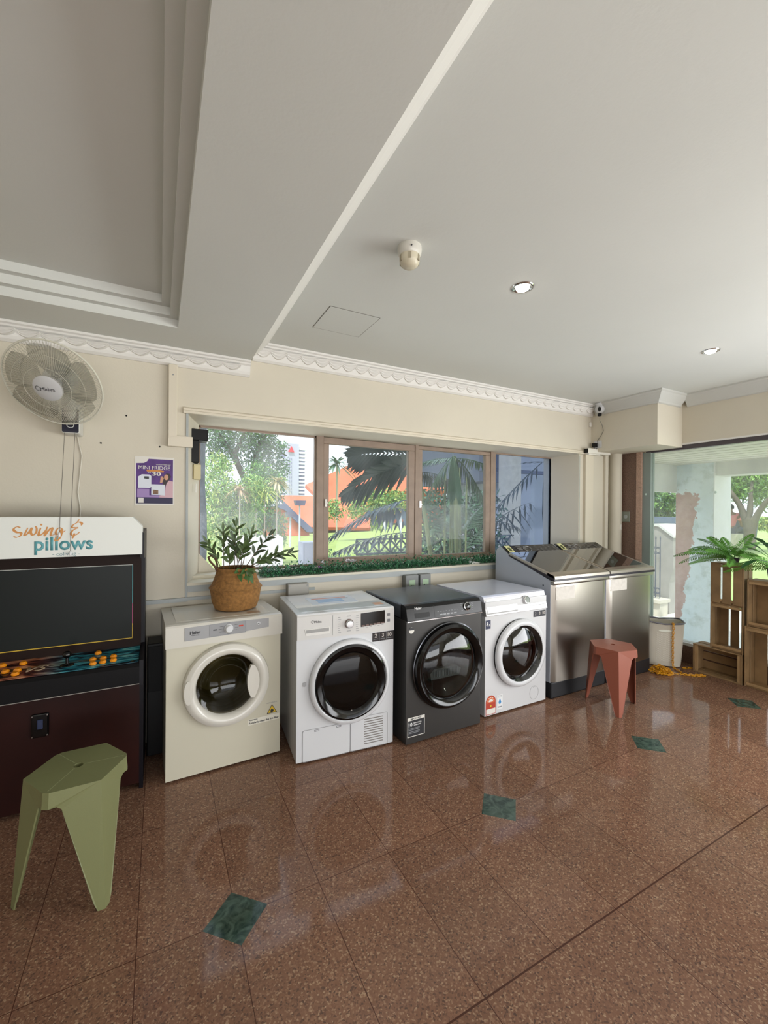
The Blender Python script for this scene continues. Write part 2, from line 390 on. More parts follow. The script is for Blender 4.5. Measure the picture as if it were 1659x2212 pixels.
# board closing the lower corners of the end panes
prism(bm, [(.243, .945), (.40, .945), (.243, 1.125)], YG-.005, YG+.03, 'y')
prism(bm, [(3.77, .945), (3.66, .945), (3.77, 1.06)], YG-.005, YG+.03, 'y')
fin('wall_back', bm, M_WALL, kind='structure')
bm = new(); prism(bm, [(3.80, YG-.05), (3.868, YW+.035), (3.868, YW-.004), (3.80, YG-.055)], .95, 2.03, 'z'); 
bm.free()
bm = new(); prism(bm, [(3.785, YG-.03), (3.868, YW-.004), (3.876, YW-.004), (3.80, YG-.03)], .97, 2.02); fin('trim_jamb_shade', bm, M_JAMBSHADE, kind='structure')  # right jamb sheet greyed to paint in shade on the cream reveal
# grey trims of the sill front, ledge and recess corner
bm = new(); box(bm, .16, 3.9, YW-.012, YW, .905, .945); fin('trim_2', bm, M_GREYTRIM, kind='structure')
bm = new(); box(bm, -.9, .16, YW-.02, YW, .848, .872); box(bm, .16, 1.0, YW-.01, YW, .852, .872); fin('trim_3', bm, M_GREYTRIM, kind='structure')
bm = new(); box(bm, .146, .160, YW-.008, YW+.01, .872, 2.035); fin('trim_4', bm, M_GREYTRIM, kind='structure')
bm = new(); box(bm, .155, 3.9, YW-.015, YG, .945, .962); prism(bm, [(.155, YG-.14), (3.9, YG-.14), (3.9, YG), (.155, YG)], .962, .985)
fin('windowsill_1', bm, M_SILL, kind='structure')
# lintel mouldings
bm = new()
prism(bm, [(YW, 2.035), (YW-.028, 2.035), (YW-.028, 2.05), (YW-.018, 2.055), (YW-.018, 2.068), (YW-.008, 2.075), (YW, 2.08)], .13, 3.93, 'x')
fin('trim_5', bm, M_TRUNK, kind='structure')

# side and rear walls
bm = new(); box(bm, -3.3, -3.2, -4.3, YW+.3, 0, 2.7); fin('wall_left', bm, M_WALL, kind='structure')
bm = new(); box(bm, -3.2, -2.0, -4.3, -4.2, 0, 2.7); box(bm, 3.2, 4.6, -4.3, -4.2, 0, 2.7); box(bm, -2.0, 3.2, -4.3, -4.2, 0, .25); box(bm, -2.0, 3.2, -4.3, -4.2, 2.25, 2.7)
fin('wall_rear', bm, M_WALL, kind='structure')
# ceiling: right plane, lowered plane with stepped coffer
bm = new()
box(bm, .53, 4.6, -4.3, YW+.05, ZC, ZC+.12)
CX1, CY1, CX0, CY0 = .085, 2.585, -3.0, -2.8
box(bm, CX1, .532, -4.3, YW+.05, ZL, ZC+.1)
box(bm, -3.2, CX1, CY1, YW+.05, ZL, ZC+.1)
box(bm, -3.2, CX1, -4.3, CY0, ZL, ZC+.1)
for i in range(3):
    a = .04*i; z0 = ZL+.0433*(i+.0); z1 = ZL+.0433*(i+1)
    if i:
        box(bm, CX1-a, CX1, CY0, CY1, z0, ZC+.1); box(bm, -3.2, CX1-a, CY1-a, CY1, z0, ZC+.1)
box(bm, -3.2, CX1, CY0, CY1, ZC, ZC+.1)
fin('ceiling', bm, M_CEIL, kind='structure')

# cornices
def scallop_cornice(name, x0, x1, ztop, zbot, depth=.085):
    bm = new(); H = ztop-zbot
    prism(bm, [(YW, ztop), (YW-depth, ztop), (YW-depth, ztop-.012), (YW-depth+.012, ztop-.018), (YW-depth+.016, ztop-.026), (YW-depth+.03, ztop-.034), (YW-.034, zbot+.028), (YW-.026, zbot+.012), (YW-.010, zbot), (YW, zbot)], x0, x1, 'x')
    pitch = .1045; x = x0+.01
    while x+pitch <= x1+.002:
        # a swag: hanging arc whose relief grows to one side and ends in a step
        nx, nz = 9, 5; g = []
        for i in range(nx+1):
            t = i/nx; drop = sin(pi*(.08+.84*t))**.8; row = []
            rel = .006+.024*t
            for j in range(nz+1):
                s = j/nz; z = ztop-.036-(H-.062)*drop*s; back = YW-depth+.034+(depth-.062)*min(1, (ztop-.036-z)/(H-.062))
                row.append(bm.verts.new((x+pitch*t, back-rel-.004*(j % 2), z)))
            # closing edge
            row.append(bm.verts.new((x+pitch*t, back+.014, z-.004))); g.append(row)
        for i in range(nx):
            for j in range(nz+1): bm.faces.new((g[i][j], g[i+1][j], g[i+1][j+1], g[i][j+1]))
        for row, sgn in ((g[0], 1), (g[-1], 1)):
            inner = [bm.verts.new((v.co.x, YW-.02, v.co.z)) for v in row]
            for j in range(nz+1): bm.faces.new((row[j], row[j+1], inner[j+1], inner[j]))
        x += pitch
    return fin(name, bm, M_MOULD, kind='structure')
scallop_cornice('trim_6', -3.2, .532, ZL, ZL-.098, .07)
scallop_cornice('trim_7', .55, 4.05, ZC, ZC-.112, .085)
def ogee(bm, x, y0, y1, sx, ztop=ZC, d=.085, h=.11, axis='y', mit=0):
    pf = [(0, 0), (sx*d, 0), (sx*d, -.014), (sx*(d-.012), -.022), (sx*(d-.02), -.035), (sx*(d*.45), -.07), (sx*.022, -.09), (sx*.018, -h+.006), (sx*.006, -h), (0, -h)]
    if axis == 'y': 
        A = [bm.verts.new((x+p, y0+(p if y0 == SY else 0), ztop+q)) for p, q in pf]; B = [bm.verts.new((x+p, y1, ztop+q)) for p, q in pf]
    else:
        A = [bm.verts.new((y0+(p if mit else 0), x+p, ztop+q)) for p, q in pf]; B = [bm.verts.new((y1, x+p, ztop+q)) for p, q in pf]
    n = len(pf); bm.faces.new(A); bm.faces.new(B[::-1])
    for i in range(n): bm.faces.new((A[i], A[(i+1) % n], B[(i+1) % n], B[i]))
SX, SY, S2 = 4.05, 2.289, 4.455
bm = new(); ogee(bm, .532, -4.3, YW-.02, 1, ZC, .102, .09); fin('trim_8', bm, M_MOULD, kind='structure')

# soffit box in the corner and header above the shop glass
SX, SY, S2 = 4.05, 2.289, 4.455
ZS = 2.062
bm = new(); box(bm, SX, 4.75, SY, YW, ZS, ZC); fin('beam_1', bm, M_WALL, kind='structure')
bm = new(); box(bm, S2, 4.75, -4.3, SY, 2.098, ZC); fin('beam_2', bm, M_WALL, kind='structure')
bm = new(); ogee(bm, SX, SY-.0, YW-.06, -1, ZC); ogee(bm, SY, SX, S2-.05, -1, ZC, axis='x', mit=1); ogee(bm, S2, -4.3, SY-.05, -1, ZC, .085)
fin('trim_9', bm, mat('pale_grey_moulding', 'c9cac6', .6), kind='structure')
bm = new(); box(bm, S2-.004, S2+.02, -4.3, SY, 2.085, 2.10); fin('trim_jamb_shade0', bm, M_MOULD, kind='structure')
M_DKFR = mat('dark_bronze_frame', '4a4247', .4)
bm = new(); box(bm, S2+.01, S2+.07, -4.3, SY+.35, 2.045, 2.088); fin('trim_jamb_shade1', bm, M_DKFR, kind='structure')
# kerb under the glass
bm = new(); box(bm, 4.45, 4.62, -4.3, 2.66, -.5, .165); fin('baseboard_right', bm, M_GRAN, kind='structure')
bm = new(); box(bm, 4.452, 4.56, -4.3, 2.66, .165, .19); fin('trim_jamb_shade2', bm, mat('pale_rail', 'c8c6c4', .4), kind='structure')
# pilasters at the end of the back wall
bm = new(); box(bm, 3.93, 4.05, YW-.03, YW, 0, 2.035); fin('pillar_1', bm, M_TRUNK, kind='structure')
bm = new(); box(bm, 4.235, 4.285, YW-.04, YW, 0, 2.06); box(bm, 4.07, 4.235, YW-.012, YW, 0, 2.035); fin('pillar_2', bm, M_WALL, kind='structure')
bm = new(); disc(bm, 4.385, YW-.055, 0, .062, 2.062, 'z', 32); fin('pillar_3', bm, M_WALL, smooth=True, kind='structure')
bm = new(); prism(bm, [(4.44, 2.86), (4.44, 2.72), (4.56, 2.72), (4.56, YW+.02), (4.44, YW+.02)], -.4, 2.062); fin('pillar_4', bm, M_GRAN, kind='structure')
bm = new()
for i in range(5): box(bm, 4.437, 4.5, 2.668, 2.72, .19+i*.375, .19+(i+1)*.375-.003)
fin('trim_jamb_shade3', bm, M_GRANL, kind='structure')  # pink granite edge paled to paint in light from the shop glass
bm = new(); box(bm, 4.46, 4.53, 2.585, 2.668, .19, 2.05); fin('door_1', bm, mat('grey_green_door_stile', '86928d', .35), kind='structure')
q = atX(1352, 1116, 4.437)
t = empty('wall_plate', (4.44, q.y, q.z), label='small grey-green cover plate on the dark granite pillar', cat='plate')
bm = new(); rbox(bm, -.008, 0, -.045, .045, -.055, .055, .003, 1); fin('plate', bm, mat('plate_green_grey', '7e8276', .4), t)
bm = new(); lathe(bm, [(.02, 0), (.02, -.003), (0, -.003)], (-.008, 0, 0), 'x', 20); fin('centre_disc', bm, M_GREYTRIM, t)
bm = new(); rbox(bm, -.012, 0, -.012, .012, -.03, .03, .003, 1); q = atX(1327, 1138, 4.32); fin('wall_hook', bm, M_PAPER, loc=(4.385, YW-.117, q.z), label='tiny cream hook stuck on the round pipe beside the granite pillar', cat='hook')
# glass panes of the shop front
bm = new(); box(bm, 4.495, 4.503, .9, 2.585, .19, 2.046); g1 = fin('window_6', bm, G_SHOP, kind='structure')
bm = new(); disc(bm, 4.458, 2.628, 1.62, .010, -.006, 'x', 16); disc(bm, 4.49, 2.02, 1.62, .012, -.004, 'x', 16)
fin('door_2', bm, mat('pale_green_dot', 'cfe3dc', .4), kind='structure')

# ------------------------------------------------------------------ windows in the back wall
def winframe(name, x0, x1, z0, z1, gx0, gx1, gz0, gz1, gm, sash=False):
    t = empty(name, (0, 0, 0), kind='structure')
    bm = new()
    if sash:
        for r in ((x0, x1, z0, gz0), (x0, x1, gz1, z1), (x0, gx0, gz0, gz1), (gx1, x1, gz0, gz1)): rbox(bm, r[0], r[1], YG-.012, YG+.03, r[2], r[3], .003, 1)
        fin('window_frame', bm, M_FRAME, t)
        bm = new(); box(bm, x0+.010, x0+.028, YG-.024, YG-.012, 1.46, 1.52); disc(bm, x0+.03, YG-.012, 1.49, .006, -.012, 'y', 12)
        fin('latch', bm, M_CHROME, t)
    else:
        for r in ((x0, x1, z1-.012, z1+.006), (x0, x1, z0-.006, z0+.012), (x0-.004, x0+.010, z0, z1), (x1-.010, x1+.004, z0, z1)): box(bm, r[0], r[1], YG+.0, YG+.03, r[2], r[3])
        fin('window_frame', bm, M_FRAME, t)
    bm = new(); box(bm, gx0, gx1, YG+.012, YG+.017, gz0, gz1); fin('pane', bm, gm, t)
    return t
winframe('window_1', .243, 1.10, .990, 2.02, .243, 1.10, .990, 2.02, G_WIN)
winframe('window_2', 1.160, 2.02, .985, 2.018, 1.207, 1.955, 1.045, 1.965, G_WIN2, True)
winframe('window_3', 2.055, 2.90, .985, 2.018, 2.10, 2.842, 1.03, 1.985, G_WIN2, True)
winframe('window_4', 2.965, 3.78, .985, 2.02, 2.965, 3.78, .985, 2.02, G_WIN4)
bm = new()
for a, b in ((1.10, 1.160), (2.02, 2.055), (2.90, 2.965)): rbox(bm, a, b, YG-.02, YG+.05, .975, 2.03, .003, 1)
box(bm, .243, 3.80, YG, YG+.05, .95, .990)
fin('trim_jamb_shade4', bm, M_FRAME, kind='structure')

# ------------------------------------------------------------------ trunking and bits on the back wall
t = empty('cable_trunking', (.07, YW, 1.82), label='cream cable trunking elbow running down the wall left of the window', cat='trunking')
bm = new(); rbox(bm, -.025, .025, -.04, 0, .045, .505, .003, 1); fin('vertical_run', bm, M_TRUNK, t)
bm = new(); prism(bm, [(-.025, .0), (.112, .0), (.112, .064), (.028, .064), (-.025, .05)], -.045, 0, 'y'); fin('horizontal_run', bm, M_TRUNK, t)
bm = new(); disc(bm, 0, -.04, .44, .004, -.004, 'y', 10); fin('screw', bm, M_GREYINK, t)
bm = new(); rbox(bm, 0, .36, -.05, 0, 0, .052, .003, 1); box(bm, .02, .2, -.04, -.002, -.012, .0)
o = fin('cable_trunking', bm, mat('white_trunking', 'e0dcd2', .4), label='open-ended white trunking under the corner soffit', cat='trunking', loc=(3.90, YW-.03, 2.04))
bm = new(); box(bm, -.001, .0015, -.048, -.002, .004, .048); fin('open_end', bm, M_BLACK, o)
t = empty('mounted_speaker', (.18, 3.10, 1.74), label='black stepped box fixed in the left window reveal', cat='speaker')
bm = new(); rbox(bm, 0, .105, -.04, .08, .147, .222, .004, 1); fin('upper_case', bm, M_BLACK, t)
bm = new(); rbox(bm, 0, .052, -.04, .08, 0, .147, .004, 1); fin('lower_case', bm, M_BLACK, t)
t = empty('junction_box', (.198, 3.12, 1.63), label='cream junction box below the black box in the window reveal', cat='junction box')
bm = new(); rbox(bm, 0, .045, -.04, .06, 0, .10, .003, 1); fin('housing', bm, mat('yellowed_plastic', 'c9bd93', .5), t)
bm = new(); rbox(bm, .01, .018, -.05, -.038, -.09, -.03, .002, 1); fin('cable_clip', bm, M_PAPER, t)
def outlet(x0, x1, label, cov=False):
    t = empty('isolator_switch', ((x0+x1)/2, YW, .80), label=label, cat='switch', group=None)
    w = (x1-x0)/2-.003
    bm = new(); rbox(bm, -w, w, -.06, 0, 0, .115, .006, 2); fin('housing', bm, mat('switch_housing', '7f8281', .45) if not cov else mat('metal_box_grey', '9a9790', .45, metal=.2), t)
    if not cov:
        bm = new(); prism(bm, rect(-.028, .028, .030, .075), -.060, -.0615, 'y'); fin('rating_label', bm, mat('pale_green_label', 'a9c4a4', .5), t)
        bm = new(); prism(bm, rect(-.014, .014, .012, .034), -.0605, -.072, 'y'); fin('rocker', bm, mat('switch_grey', '77807c', .4), t)
    else:
        for a in (-w+.012, w-.012): bm = new(); disc(bm, a, -.060, .10, .005, -.003, 'y', 10); fin('screw', bm, M_GREYINK, t)
    return t
outlet(1.735, 1.862, 'grey weatherproof switch under the sill, the one nearer the plant basket')
outlet(1.872, 1.982, 'grey weatherproof switch under the sill, the one nearer the top-loading washers')
outlet(.787, .944, 'blank grey metal box on the wall right of the woven plant basket', True)

# poster
t = empty('poster', (-.132, YW-.001, 1.455), label='purple printed poster for a mini fridge rental taped to the cream wall', cat='poster')
PW, PH = .212, .295
def P(u, v): return (u*PW, v*PH)
bm = new(); prism(bm, rect(0, PW, 0, PH), 0, -.0012, 'y'); fin('sheet', bm, M_PAPER, t)
pur = mat('poster_purple', '4d2475', .5, var=.25, vscale=18)
decal('print_background', [P(.03, .03), P(.97, .03), P(.97, .955), P(.34, .955), P(.30, .90), P(.22, .865), P(.03, .855)], pur, t, -.0013, .0002)
decal('footer', [P(.03, .03), P(.97, .03), P(.97, .155), P(.03, .155)], mat('poster_navy', '1d1440', .5), t, -.0016, .0002)
decal('print_table', [P(.06, .16), P(.70, .16), P(.70, .2), P(.36, .2), P(.36, .33), P(.06, .33)], mat('poster_lilac', '9a7fb4', .5), t, -.0017, .0002)
wp = mat('poster_white', 'd5dae4', .5)
decal('print_fridge', [P(.08, .35), P(.38, .35), P(.41, .38), P(.41, .60), P(.36, .63), P(.17, .63), P(.08, .58)], wp, t, -.0019, .0002)
decal('print_display', [P(.23, .545), P(.35, .535), P(.35, .59), P(.23, .59)], M_INK, t, -.0022, .0002)
decal('print_open_fridge', [P(.41, .21), P(.60, .21), P(.76, .20), P(.76, .43), P(.58, .43), P(.41, .43)], wp, t, -.0020, .0002)
decal('print_shelves', [P(.45, .225), P(.59, .225), P(.59, .31), P(.45, .32)], mat('poster_brown', '77583e', .5, var=.5, vscale=90), t, -.0023, .0002)
decal('print_coat', [P(.62, .16), P(.97, .16), P(.97, .50), P(.86, .52), P(.80, .45), P(.78, .4), P(.76, .22), P(.62, .2)], mat('poster_pink', 'c9a4ae', .5), t, -.0018, .0002)
decal('print_hair', [P(.72, .40), P(.80, .41), P(.92, .60), P(.88, .66), P(.80, .67), P(.72, .60), P(.70, .5)], mat('poster_hair', '2c1a20', .5), t, -.00175, .0002)
decal('print_face', [(PW*.795+PW*.058*cos(a), PH*.585+PH*.06*sin(a)) for a in [i*pi/8 for i in range(16)]], mat('poster_skin', 'c79478', .5), t, -.0024, .0002)
decal('print_hand', [P(.63, .46), P(.69, .47), P(.73, .56), P(.70, .60), P(.65, .60), P(.64, .53)], MATS['poster_skin'], t, -.0024, .0002)
decal('blank_square', [P(.09, .045), P(.22, .045), P(.22, .15), P(.09, .15)], M_PAPER, t, -.0019, .0002)
decal('print_ribbon', [P(.30, .69), P(.72, .685), P(.74, .715), P(.60, .735), P(.28, .73)], mat('poster_orange', 'c4813a', .5), t, -.0016, .0002)
text('lettering', 'MINI FRIDGE', M_PAPER, t, PW*.49, PH*.775, w=PW*.80, h=PH*.075, y=-.002, d=.0003)
text('lettering', 'RM', M_PAPER, t, PW*.36, PH*.685-.004, w=PW*.08, h=PH*.02, y=-.002, d=.0003, bold=.02)
text('lettering', '30', M_PAPER, t, PW*.54, PH*.65, w=PW*.23, h=PH*.085, y=-.002, d=.0003, bold=.04)
text('lettering', 'LAUNDRY MADE EASY', M_PAPER, t, PW*.72, PH*.845, w=PW*.38, h=PH*.022, y=-.002, d=.0002, bold=.01)

# small wall marks
for (px, py, lb) in ((273, 898, 'black screw hole in the cream wall level with the lower rim of the fan'), (218, 957, 'dark nail in the cream wall below and right of the fan'), (345, 965, 'dark nail in the cream wall beside the trunking elbow')):
    p = atY(px, py, YW); bm = new(); disc(bm, 0, 0, 0, .0048, -.004, 'y', 12, bev=.0015); fin('wall_nail', bm, M_BLACK, loc=p, label=lb, cat='nail')

# ------------------------------------------------------------------ ceiling fixtures
M_BULB = mat('lit_bulb', 'fff6e8', .4, emit='fff2dd', es=9)
def downlight(px, py, label):
    p = atZ(px, py, ZC); t = empty('recessed_downlight', (p.x, p.y, ZC), label=label, cat='ceiling light', group='recessed downlights in the right ceiling')
    bm = new(); lathe(bm, [(.040, -.001), (.046, -.005), (.052, -.004), (.055, 0)]); lathe(bm, [(.040, -.001), (.036, .0)]); fin('trim_ring', bm, M_CHROME, t, smooth=True)
    bm = new(); lathe(bm, [(.034, -.001), (.030, -.010), (.018, -.016), (0, -.018)]); fin('bulb', bm, M_BULB, t, smooth=True)
    l = bpy.data.lights.new('downlight_lamp', 'SPOT'); l.energy = 5; l.spot_size = radians(95); l.spot_blend = .8; l.shadow_soft_size = .03; l.color = (1, .93, .82)
    o = bpy.data.objects.new('downlight_lamp', l); COL.objects.link(o); o.parent = t; o.location = (0, 0, -.03)
downlight(1129, 621, 'glowing round downlight set in the ceiling beside the smoke detector')
downlight(1535, 758, 'small round downlight farther back, above the shop front glass')
p = atZ(885, 534, ZC)
t = empty('smoke_detector', (p.x, p.y, ZC), label='cream domed smoke detector hanging from the ceiling', cat='smoke detector')
bm = new(); lathe(bm, [(0, 0), (.050, 0), (.052, -.012), (.050, -.03), (.044, -.040)]); fin('base', bm, M_OFFWHITE, t, smooth=True)
bm = new(); lathe(bm, [(.044, -.038), (.043, -.060), (.036, -.078), (.022, -.088), (0, -.090)]); fin('sensor_dome', bm, mat('aged_cream_plastic', 'c9c1ab', .35), t, smooth=True)
for k in range(6):
    bm = new(); a = k*pi/3; M = Matrix.Rotation(a, 4, 'Z'); box(bm, .040, .0448, -.006, .006, -.068, -.044, M=M); fin('vent_slot', bm, mat('slot_brown', '9c937e', .5), t)
bm = new(); disc(bm, -.02, -.0475, -.022, .003, -.003, 'y', 10); fin('indicator', bm, M_INK, t)
o = empty('access_hatch', (.82, 2.20, ZC), label='square access panel outlined in the ceiling above the white dryer', cat='ceiling hatch')
bm = new(); box(bm, .004, .306, .004, .306, -.002, .0); fin('hatch_panel', bm, M_CEIL, o)
bm = new()
for r in ((0, .31, 0, .004), (0, .31, .306, .31), (0, .004, 0, .31), (.306, .31, 0, .31)): box(bm, r[0], r[1], r[2], r[3], -.0012, .0)
fin('hatch_gap', bm, mat('hatch_gap_grey', '77756e', .8), o)

# ------------------------------------------------------------------ pan camera and adapter on the soffit face
t = empty('security_camera', (SX, 2.83, 2.505), label='white round pan camera with a black lens on the corner soffit', cat='camera')
bm = new(); lathe(bm, [(0, .033), (.034, .033), (.036, .027), (.028, .014), (.020, .006), (.020, 0)], (-.045, 0, 0)); fin('mount', bm, M_WHITE, t, smooth=True)
bm = new(); lathe(bm, [(0, .036)]+[(.036*sin(a), .036*cos(a)) for a in [pi*i/12 for i in range(1, 12)]]+[(0, -.036)], (-.045, 0, -.012)); fin('body', bm, M_WHITE, t, smooth=True)
q = Vector((-.045, 0, -.012)); cd_ = (Vector((0, 0, 1.43))-Vector((SX-.045, 2.86, 2.5))).normalized()
Mx = cd_.to_track_quat('Z', 'Y').to_matrix().to_4x4(); Mx.translation = q+Vector((-.004, .0, .0))
bm = new(); lathe(bm, [(0, .038), (.012, .038), (.015, .032), (.015, .02)], n=24)
for v in bm.verts: v.co.x *= .85; v.co.y *= 1.25; v.co = Mx @ v.co
fin('lens', bm, M_BLACKG, t, smooth=True)
bm = new(); rbox(bm, -.058, -.035, -.012, .012, -.068, -.046, .003, 1); fin('plug', bm, M_BLACK, t)
bm = new(); tube(bm, [(-.045, 0, -.06), (-.03, .01, -.10), (-.012, .0, -.14), (-.01, -.008, -.18), (-.008, .01, -.21), (-.006, .045, -.25), (-.006, .045, -.275), (-.012, .06, -.300)], .0022, 6); fin('cable', bm, mat('grey_cable', '6f6d66', .5), t)
t.scale = (1.3, 1.3, 1.3)
t = empty('power_adapter', (SX, 2.905, 2.10), label='black plug-in power adapter in a white socket below the pan camera', cat='adapter')
bm = new(); rbox(bm, -.008, 0, -.060, .03, -.0, .075, .003, 1); fin('socket_plate', bm, M_WHITE, t)
bm = new(); rbox(bm, -.05, -.008, -.018, .022, .01, .052, .004, 2); fin('adapter', bm, M_BLACK, t)
bm = new(); tube(bm, [(-.03, 0, .01), (-.03, .0, -.02), (-.022, -.02, -.0), (-.03, .005, -.06)], .002, 5); fin('cord', bm, M_INK, t)
bm = new(); rbox(bm, -.011, .011, -.022, 0, -.03, .022, .006, 2); tube(bm, [(.006, -.012, .02), (.012, -.006, .05), (.02, -.002, .07)], .0015, 5)
p = atY(1273, 917, YW); fin('door_sensor', bm, M_PAPER, loc=p, label='small white sensor box on the wall left of the pan camera', cat='sensor')

# ------------------------------------------------------------------ wall fan
FC = Vector((-.464, 2.617, 2.043)); th, az = .632, -.3115
t = empty('wall_fan', (-.43, YW, 1.90), label='white wall fan with a wire cage and pull cords above the arcade cabinet', cat='fan')
head = Matrix.Translation(FC-Vector((-.43, YW, 1.90))) @ Matrix.Rotation(az, 4, 'Z') @ Matrix.Rotation(th, 4, 'X')
def inhead(bm): 
    for v in bm.verts: v.co = head @ v.co
M_WIRE = mat('fan_wire', 'b9b6a8', .35); RR = .213
def cage(name, sgn, n, dep, r0):
    bm = new()
    for k in range(n):
        a = 2*pi*k/n; pts = []
        for i in range(8):
            s = i/7; r = r0+(RR-r0)*s; y = sgn*dep*(1-s**2.6)*(1 if s < 1 else 0)
            aa = a+.25*(1-s)*sgn; pts.append((r*cos(aa), y, r*sin(aa)))
        tube(bm, pts, .0009, 3, cap=False)
    for rr in (.10, .155):
        s = (rr-r0)/(RR-r0); y = sgn*dep*(1-s**2.6); tube(bm, [(rr*cos(2*pi*i/48), y, rr*sin(2*pi*i/48)) for i in range(48)], .0012, 4, closed=True)
    inhead(bm); return fin(name, bm, M_WIRE, t)
cage('front_guard', -1, 110, .062, .055); cage('rear_guard', 1, 84, .055, .06)
bm = new(); tube(bm, [(RR*cos(2*pi*i/64), 0, RR*sin(2*pi*i/64)) for i in range(64)], .0045, 8, closed=True); inhead(bm); fin('guard_ring', bm, mat('cage_rim', 'd3d2c4', .3), t, smooth=True)
bm = new(); lathe(bm, [(0, -.072), (.045, -.070), (.062, -.062), (.064, -.055), (.060, -.052), (0, -.052)], axis='y', n=48); inhead(bm); badge = fin('badge', bm, mat('fan_badge', 'c5c6c8', .35), t, smooth=True)
text('lettering', 'Midea', M_INK, badge, .004, 0, w=.062, y=-.0722, d=.0004, xf=head)
bm = new(); tube(bm, [(-.037+.008*cos(a), -.0722, .004+.011*sin(a)) for a in [pi*(.2+1.5*i/10) for i in range(11)]], .0012, 4); inhead(bm); fin('logo', bm, M_INK, badge)
def blade(k):
    bm = new(); N, Mr = 10, 6; g = []; a0 = 2*pi*k/5
    for i in range(Mr+1):
        s = i/Mr; r = .04+.155*s; row = []; half = .42+.32*sin(pi*min(1, s*.9+.05)); off = .15*s
        for j in range(N+1):
            u = j/N*2-1; a = a0+off+u*half; row.append(bm.verts.new((r*cos(a), -.012+.020*u*(1-.2*s), r*sin(a))))
        g.append(row)
    for i in range(Mr):
        for j in range(N): bm.faces.new((g[i][j], g[i+1][j], g[i+1][j+1], g[i][j+1]))
    inhead(bm); b = fin('blade', bm, glass('blade_smoked_plastic', 'd8d8d4', .08, dust_haze=.32, dustcol='c6c7c4'), t, smooth=True); return b
for k in range(5): blade(k)
bm = new(); lathe(bm, [(0, -.045), (.036, -.044), (.042, -.030), (.042, .0)], axis='y'); inhead(bm); fin('hub', bm, mat('fan_grey', '8e9092', .4), t, smooth=True)
bm = new(); lathe(bm, [(.03, .02), (.062, .03), (.068, .05), (.064, .11), (.045, .135), (0, .14)], axis='y', n=32); inhead(bm); fin('motor_housing', bm, mat('fan_body', 'd4d4cf', .35), t, smooth=True)
bm = new(); e = head @ Vector((0, .10, -.03)); tube(bm, [e, (e+Vector((0, -.07, .04)))*.5, (0, -.10, .02), (0, -.085, -.03)], [.03, .028, .03, .032], 14); fin('neck', bm, MATS['fan_body'], t, smooth=True)
# control box on the wall
cb_ = atY(132, 888, 2.84)-Vector((-.43, YW, 1.90)); ce_ = atY(172, 937, 2.84)-Vector((-.43, YW, 1.90))
bm = new(); rbox(bm, cb_.x, ce_.x, -.128, -.0, ce_.z, cb_.z+.05, .010, 3); fin('control_box', bm, MATS['fan_body'], t)
bm = new(); prism(bm, rrect(cb_.x+.004, ce_.x-.004, ce_.z+.004, cb_.z+.02, .008), -.128, -.132, 'y'); cp = fin('control_panel', bm, mat('navy_panel', '1c1b2e', .2), t)
mx_ = (cb_.x+ce_.x)/2
bm = new(); tube(bm, [(mx_+.015*cos(a), -.135, ce_.z+.042+.013*sin(a)) for a in [2*pi*i/32 for i in range(32)]], .0022, 6, closed=True); fin('dial_ring', bm, M_WHITE, cp, smooth=True)
for (pxt, pxb, pyb) in ((139.5, 128, 1155), (162, 152, 1195)):
    a = atY(pxt, 934, 2.85); z = atY(pxb, pyb, 2.475); o0 = Vector((-.43, YW, 1.90))
    edge = atY(pxb+ (pxt-pxb)*.15, 1117, 2.487)
    bm = new(); tube(bm, [a-o0, a.lerp(edge, .5)-o0, edge-o0, z-o0], .0013, 5); cdn = fin('pull_cord', bm, mat('cord_grey', '6b6660', .6), t)
    bm = new(); lathe(bm, [(0, .012), (.004, .010), (.006, 0), (.005, -.010), (0, -.012)], tuple(z-o0), 'z', 12); fin('cord_pull', bm, M_WHITE, cdn, smooth=True)
pts = [atY(x, y, YW-.005) for x, y in ((164, 925), (172, 965), (177, 985), (170, 1050), (168, 1062), (174, 1100), (172, 1125), (172, 1180))]
bm = new(); tube(bm, [p-Vector((-.43, YW, 1.90)) for p in pts], .004, 8); fin('power_cable', bm, mat('white_cable', 'cfcabd', .4), t, smooth=True)

# ------------------------------------------------------------------ arcade cabinet
AX0, AX1 = -.80, -.068
t = empty('arcade_cabinet', (AX0, 2.5, 0), label='dark arcade cabinet with a white header and orange buttons', cat='arcade machine')
Wd = AX1-AX0
M_MAH = mat('mahogany_laminate', '240a06', .45, var=.3, vscale=3, spec=.2); M_BEZ = mat('bezel_brown', '1f110b', .5, spec=.15); M_SIDE = mat('cabinet_black', '0f0c12', .4, spec=.2)
side = [(.0, 0), (.45, 0), (.45, 1.315), (.0, 1.31), (.0, 1.18), (.175, 1.165), (.175, .70), (-.025, .665), (-.03, .54), (0, .53)]
for x in (0, Wd-.018): bm = new(); prism(bm, side, x, x+.018, 'x'); fin('side_panel', bm, M_SIDE, t)
bm = new(); box(bm, .018, Wd-.018, 0, .02, 0.03, .54); box(bm, .018, Wd-.018, .41, .44, .03, 1.29); fin('front_panel', bm, M_MAH, t)
bm = new(); prism(bm, [(-.03, .548), (.18, .56), (.18, .684), (-.02, .650), (-.032, .635)], .018, Wd-.018, 'x'); fin('control_bumper', bm, mat('bumper_black', '0a090b', .5, spec=.2), t)
bm = new(); box(bm, .018, Wd-.018, -.0335, -.030, .5475, .550); fin('edge_strip', bm, mat('edge_strip_grey', '9b9690', .4), t)
